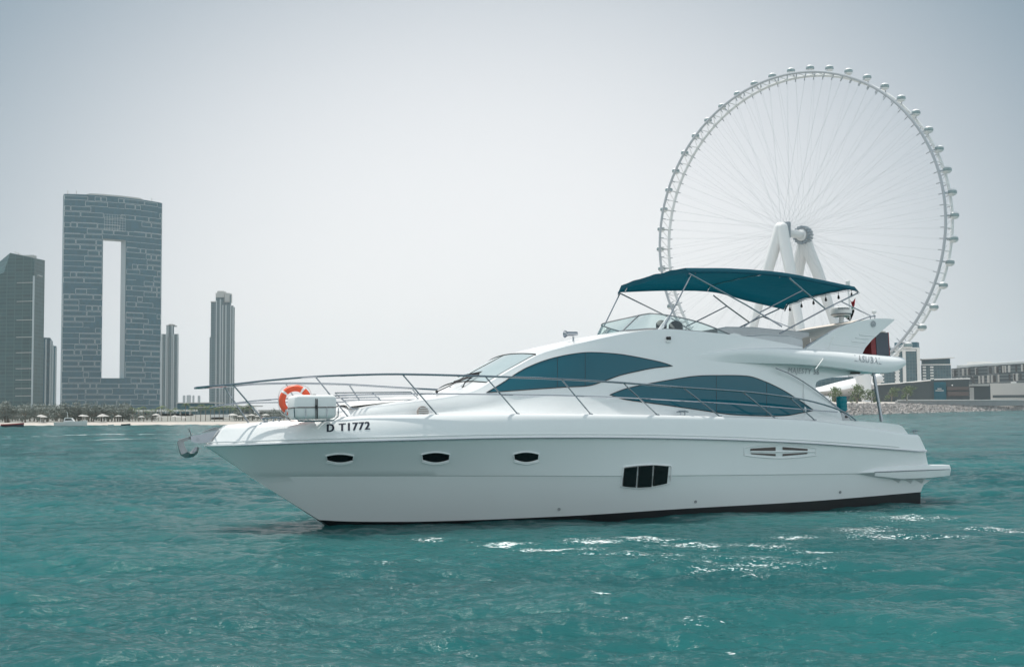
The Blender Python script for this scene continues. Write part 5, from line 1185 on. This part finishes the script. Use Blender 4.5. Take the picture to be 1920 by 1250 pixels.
for k, (a_, b_, p0, p1, lb) in enumerate(((1715, 1757, 755.0, 756.6, 'white slab bench in front of the grey terrace wall'), (1835, 1862, 754.5, 757.5, 'dark planter box in front of the terrace wall, left of two'), (1893, 1912, 754, 757, 'dark planter box in front of the terrace wall near the right edge'))):
    Y_ = float(np.interp((a_+b_)/2, [1683, 1960], [640, 1180]))-9; q0 = at(a_, p1, Y_); o_ = empty('terrace_bench' if k == 0 else 'planter_box', q0, lb, 'bench' if k == 0 else 'planter'); mb_ = MB(); mb_.prism([Vector(v)-q0 for v in (at(a_, p1+1, Y_), at(b_, p1+1, Y_), at(b_, p0, Y_), at(a_, p0, Y_))], (0, 2, 0)); mb_.build('block', M['whitewall'] if k == 0 else M['darkwall'], o_, smooth=0)
    mb_ = MB(); mb_.prism([Vector(v)-q0 for v in (at(a_, p0, Y_-.3), at(b_, p0, Y_-.3), at(b_, p0-.5, Y_-.3), at(a_, p0-.5, Y_-.3))], (0, 2.6, 0)); mb_.build('top_slab', M['concrete'], o_, smooth=0)
# island trees
for k, (px, Y_, pyb, sc, lb) in enumerate(((1672, 660, 752, 1.05, 'light green tree left of two in front of the dark pavilion'), (1701, 650, 751, 1.1, 'light green tree right of two in front of the dark pavilion'), (1606, 600, 762, 1.35, 'rounded tree just right of the teal water jug'), (1635, 600, 760, 1.15, 'darker bushy tree left of the support pole'), (1566, 590, 764, 1.2, 'tree behind the yacht cockpit left of the water jug'))):
    o_ = place_tree(3, px, Y_, at(px, pyb, Y_).z, sc*1.25, lb, 'trees on the right island')

# ================================================================== OBSERVATION WHEEL
WC = Vector((211.945, 965.166, 135.419)); WT = 0.7447169; WR = 122.0
nn = Vector((-math.sin(WT), -math.cos(WT), 0)); hh = Vector((math.cos(WT), -math.sin(WT), 0)); zz = Vector((0, 0, 1))
wheel = empty('observation_wheel', (WC.x, WC.y, 6.0), 'giant white observation wheel with glass pods and thin cable spokes', 'ferris wheel'); wo_ = wheel.location
def wp(a_, r_, d): return WC+hh*(math.cos(a_)*r_)+zz*(math.sin(a_)*r_)+nn*d-wo_
AX = 12.0
def circle(r_, d, n=192): return [wp(2*math.pi*k/n, r_, d) for k in range(n)]
mb = MB(); mb.tube(circle(WR, 0), 1.05, 8, closed=True); mb.build('rim_tube', M['greysteel'], wheel)
mb = MB(); mb.tube(circle(WR-.5, -AX), 1.2, 8, closed=True); mb.build('rim_tube', M['whitesteel'], wheel)
mb = MB(); NB = 96
for k in range(NB):
    a0 = 2*math.pi*k/NB; a1 = 2*math.pi*(k+1)/NB
    mb.tube([wp(a0, WR, 0), wp(a0, WR, -AX)], .36, 5); mb.tube([wp(a0, WR, 0), wp(a1, WR-.5, -AX)], .24, 5)
mb.build('rim_bracing', M['whitesteel'], wheel)
mb = MB()
for k in range(NB):
    a0 = 2*math.pi*k/NB
    for d in (0, -AX): mb.tube([wp(a0, WR-.5, d), wp(a0, WR-3.8, d)], .42, 5)
mb.build('cable_anchor', M['greysteel'], wheel)['kind'] = 'stuff'
# pods
for k in range(48):
    a0 = R(90)+2*math.pi*(k+.02)/48; c_ = wp(a0, WR+3.8, -AX*.5)
    if c_.z+wo_.z < 8: continue
    rt = None; mb = MB()
    # lathe around an axis parallel to the wheel axle, kept upright: ellipsoid body in three bands
    prof = [(math.cos(t), math.sin(t)) for t in np.linspace(-math.pi/2, math.pi/2, 13)]
    def band(t0, t1, n, kx=1.0):
        G_ = []
        for t in np.linspace(t0, t1, n):
            G_.append([c_+hh*(3.2*kx*math.cos(t)*math.cos(q_))+nn*(3.3*kx*math.cos(t)*math.sin(q_))+zz*(2.65*kx*math.sin(t)) for q_ in np.linspace(0, 2*math.pi, 17)[:-1]])
        return G_
    mb.grid(band(R(28), R(90), 5), True); mb.grid(band(R(-90), R(-22), 5), True); pod = mb.build('pod', M['whitesteel'], wheel, weld=.01)
    mb = MB(); mb.grid(band(R(-22), R(28), 5, .985), True); mb.build('pod_glazing', M['glassB'] if False else M['podglass'] if 'podglass' in M else M.setdefault('podglass', mat('pod glass', (0.22, 0.30, 0.31), 0.15, var=.3, scale=.3)), pod)
    mb = MB(); mb.tube([wp(a0, WR, 0), c_, wp(a0, WR, -AX)], .5, 5); mb.build('pod_mount', M['greysteel'], pod)
# spokes
mbx = MB(); cnt = 0
for k in range(96):
    a0 = 2*math.pi*k/96
    if k % 2 == 0:
        mb = MB(); mb.tube([wp(a0, WR-3, 0), wp(a0+(.9 if k % 4 else -.9), 4.2, 7.0)], .055, 4); mb.build('spoke_cable', M['cable'], wheel); 
        mb = MB(); mb.tube([wp(a0, WR-3, -AX), wp(a0+(.9 if k % 4 else -.9), 4.2, -AX-6)], .055, 4); mb.build('spoke_cable', M['cable'], wheel)
    else:
        mbx.tube([wp(a0, WR-3, 0), wp(a0+(-.9 if k % 4 == 1 else .9), 4.2, -AX-6)], .05, 4); mbx.tube([wp(a0, WR-3, -AX), wp(a0+(-.9 if k % 4 == 1 else .9), 4.2, 7.0)], .05, 4)
o_ = mbx.build('cross_cable', M['cable'], wheel); o_['kind'] = 'stuff'
# hub: axle and two bolted flanges
ax0 = -nn
mb = MB(); mb.lathe([(3.2, -18), (3.2, 16)], WC-wo_, -nn, 20); mb.build('hub_axle', M['whitesteel'], wheel)
hrot = Matrix((hh, nn, zz)).transposed()
mb = MB(); mb.box(WC+nn*7.0+zz*1.5-wo_, (7.0, 3.0, 12.0), hrot); mb.build('hub_housing', M['hubgrey'], wheel, smooth=0)
mb = MB(); c_ = WC+nn*(-AX-6.5)-wo_; rf = 5.6; mb.lathe([(3, -1.6), (rf, -1.6), (rf, 1.6), (3, 1.6)], c_, nn, 24)
for q_ in range(16):
    a0 = 2*math.pi*q_/16; p = c_+hh*(math.cos(a0)*(rf+.6))+zz*(math.sin(a0)*(rf+.6)); mb.tube([p-nn*3.4, p+nn*3.4], 1.15, 5)
mb.build('hub_flange', M['hubgrey'], wheel)
mb = MB(); mb.lathe([(1, 0), (4.6, 0), (4.6, 1.2), (3.4, 2.0), (1, 2.0)], c_+nn*2.0, nn, 20); mb.build('hub_cap', M['whitesteel'], wheel)
# legs
def on_axis(px, py, d):                      # point on the sight line lying in the plane at axial offset d
    r_ = ray(px, py); t_ = ((WC+nn*d)-EYE).dot(nn)/r_.dot(nn); return EYE+r_*t_-wo_
def leg(pts, rads):
    sp_ = spline(pts, 26); rr_ = np.interp(np.linspace(0, 1, 26), np.linspace(0, 1, len(rads)), rads); mb_ = MB(); mb_.tube(sp_, list(rr_), 14); mb_.ball(sp_[0], rads[0]*1.02, 14, 8); return mb_.build('leg', M['whitesteel'], wheel)
leg([on_axis(1463, 428, 14), on_axis(1455, 455, 15.5), on_axis(1442, 498, 17.5), on_axis(1413, 608, 23), on_axis(1381, 730, 30)], [4.6, 4.2, 3.3, 3.6, 4.2])
leg([on_axis(1466, 428, 14), on_axis(1471, 455, 15.5), on_axis(1480, 498, 17.5), on_axis(1499, 608, 23), on_axis(1521, 730, 30)], [4.6, 4.2, 3.3, 3.6, 4.2])
leg([on_axis(1509, 452, -AX-10), on_axis(1503, 475, -AX-11.5), on_axis(1497, 505, -AX-14), on_axis(1485, 608, -AX-20), on_axis(1470, 735, -AX-27)], [5.0, 4.4, 3.5, 3.6, 4.2])
leg([on_axis(1510, 452, -AX-10), on_axis(1518, 475, -AX-11.5), on_axis(1531, 505, -AX-14), on_axis(1566, 608, -AX-20), on_axis(1612, 735, -AX-27)], [5.0, 4.4, 3.5, 3.8, 4.6])
# white station at the foot of the wheel
o = empty('wheel_station', at(1590, 750, 880), 'white curved boarding station at the foot of the wheel behind the yacht cockpit', 'building'); q0 = o.location
mb = MB(); G_ = []
for t in np.linspace(0, 1, 22):
    px = 1470+(1640-1470)*t; yt = np.interp(px, [1470, 1530, 1570, 1610, 1640], [742, 727, 716, 707, 712]); yb = np.interp(px, [1470, 1530, 1580, 1615, 1640], [746, 741, 744, 738, 728]); c_ = [at(px, yt, 875)-q0, at(px, yt*.8+yb*.2, 868)-q0, at(px, yt*.45+yb*.55, 866)-q0, at(px, yb, 874)-q0, at(px, yb, 900)-q0, at(px, yt, 900)-q0]; G_.append(c_)
mb.grid(G_, True); mb.add(G_[0], [tuple(range(6))]); mb.add(G_[-1], [tuple(range(6))]); mb.build('station_body', M['whitesteel'], o, smooth=60)
mb = MB(); mb.tube([at(1618, 706, 866)-q0, at(1622, 730, 864)-q0, at(1628, 760, 862)-q0], [5.5, 4.2, 3.4], 12); mb.ball(at(1645, 710, 868)-q0, (4, 4, 3.5), 12, 8); mb.build('station_pillar', M['whitesteel'], o)
mb = MB(); mb.prism([at(a_, b_, 905)-q0 for a_, b_ in [(1530, 708), (1600, 706), (1600, 725), (1530, 725)]], (0, 6, 0)); mb.build('station_glazing', M['glassE'], o, smooth=0)
# lamp posts on the promenade
for k, (px, Y_) in enumerate(((1634, 590), (1702, 640))):
    p = at(px, 758, Y_); o_ = empty('street_lamp', p, ['thin pale street lamp beside the support pole on the island', 'thin pale street lamp near the right light green tree'][k], 'street lamp'); mb = MB(); mb.tube([(0, 0, 0), (0, 0, 5)], .09, 5); mb.build('post', M['concrete'], o_); mb = MB(); mb.tube([(0, 0, 5), (.9, 0, 5.1)], .1, 5); mb.build('lamp_head', M['concrete'], o_)

# ================================================================== HAZE
if HAZE_DENSITY > 0:
    hm = bpy.data.materials.new('haze air'); hm.use_nodes = True; t = hm.node_tree; t.nodes.remove(t.nodes['Principled BSDF'])
    pv = t.nodes.new('ShaderNodeVolumePrincipled'); pv.inputs['Color'].default_value = (0.90, 0.94, 0.97, 1); pv.inputs['Density'].default_value = HAZE_DENSITY; pv.inputs['Anisotropy'].default_value = 0.35
    t.links.new(pv.outputs[0], t.nodes['Material Output'].inputs['Volume'])
    mb = MB(); mb.box((0, 0, 149), (10400, 10400, 302)); hz_ = mb.build('haze', hm, None, smooth=0); tag(hz_, 'thin pale sea haze', 'haze', kind='stuff')
scene.cycles.use_denoising = DENOISE; scene.cycles.sample_clamp_direct = 6.0; scene.cycles.sample_clamp_indirect = 4.0; scene.cycles.max_bounces = 8; scene.cycles.volume_bounces = 1; scene.cycles.transparent_max_bounces = 16
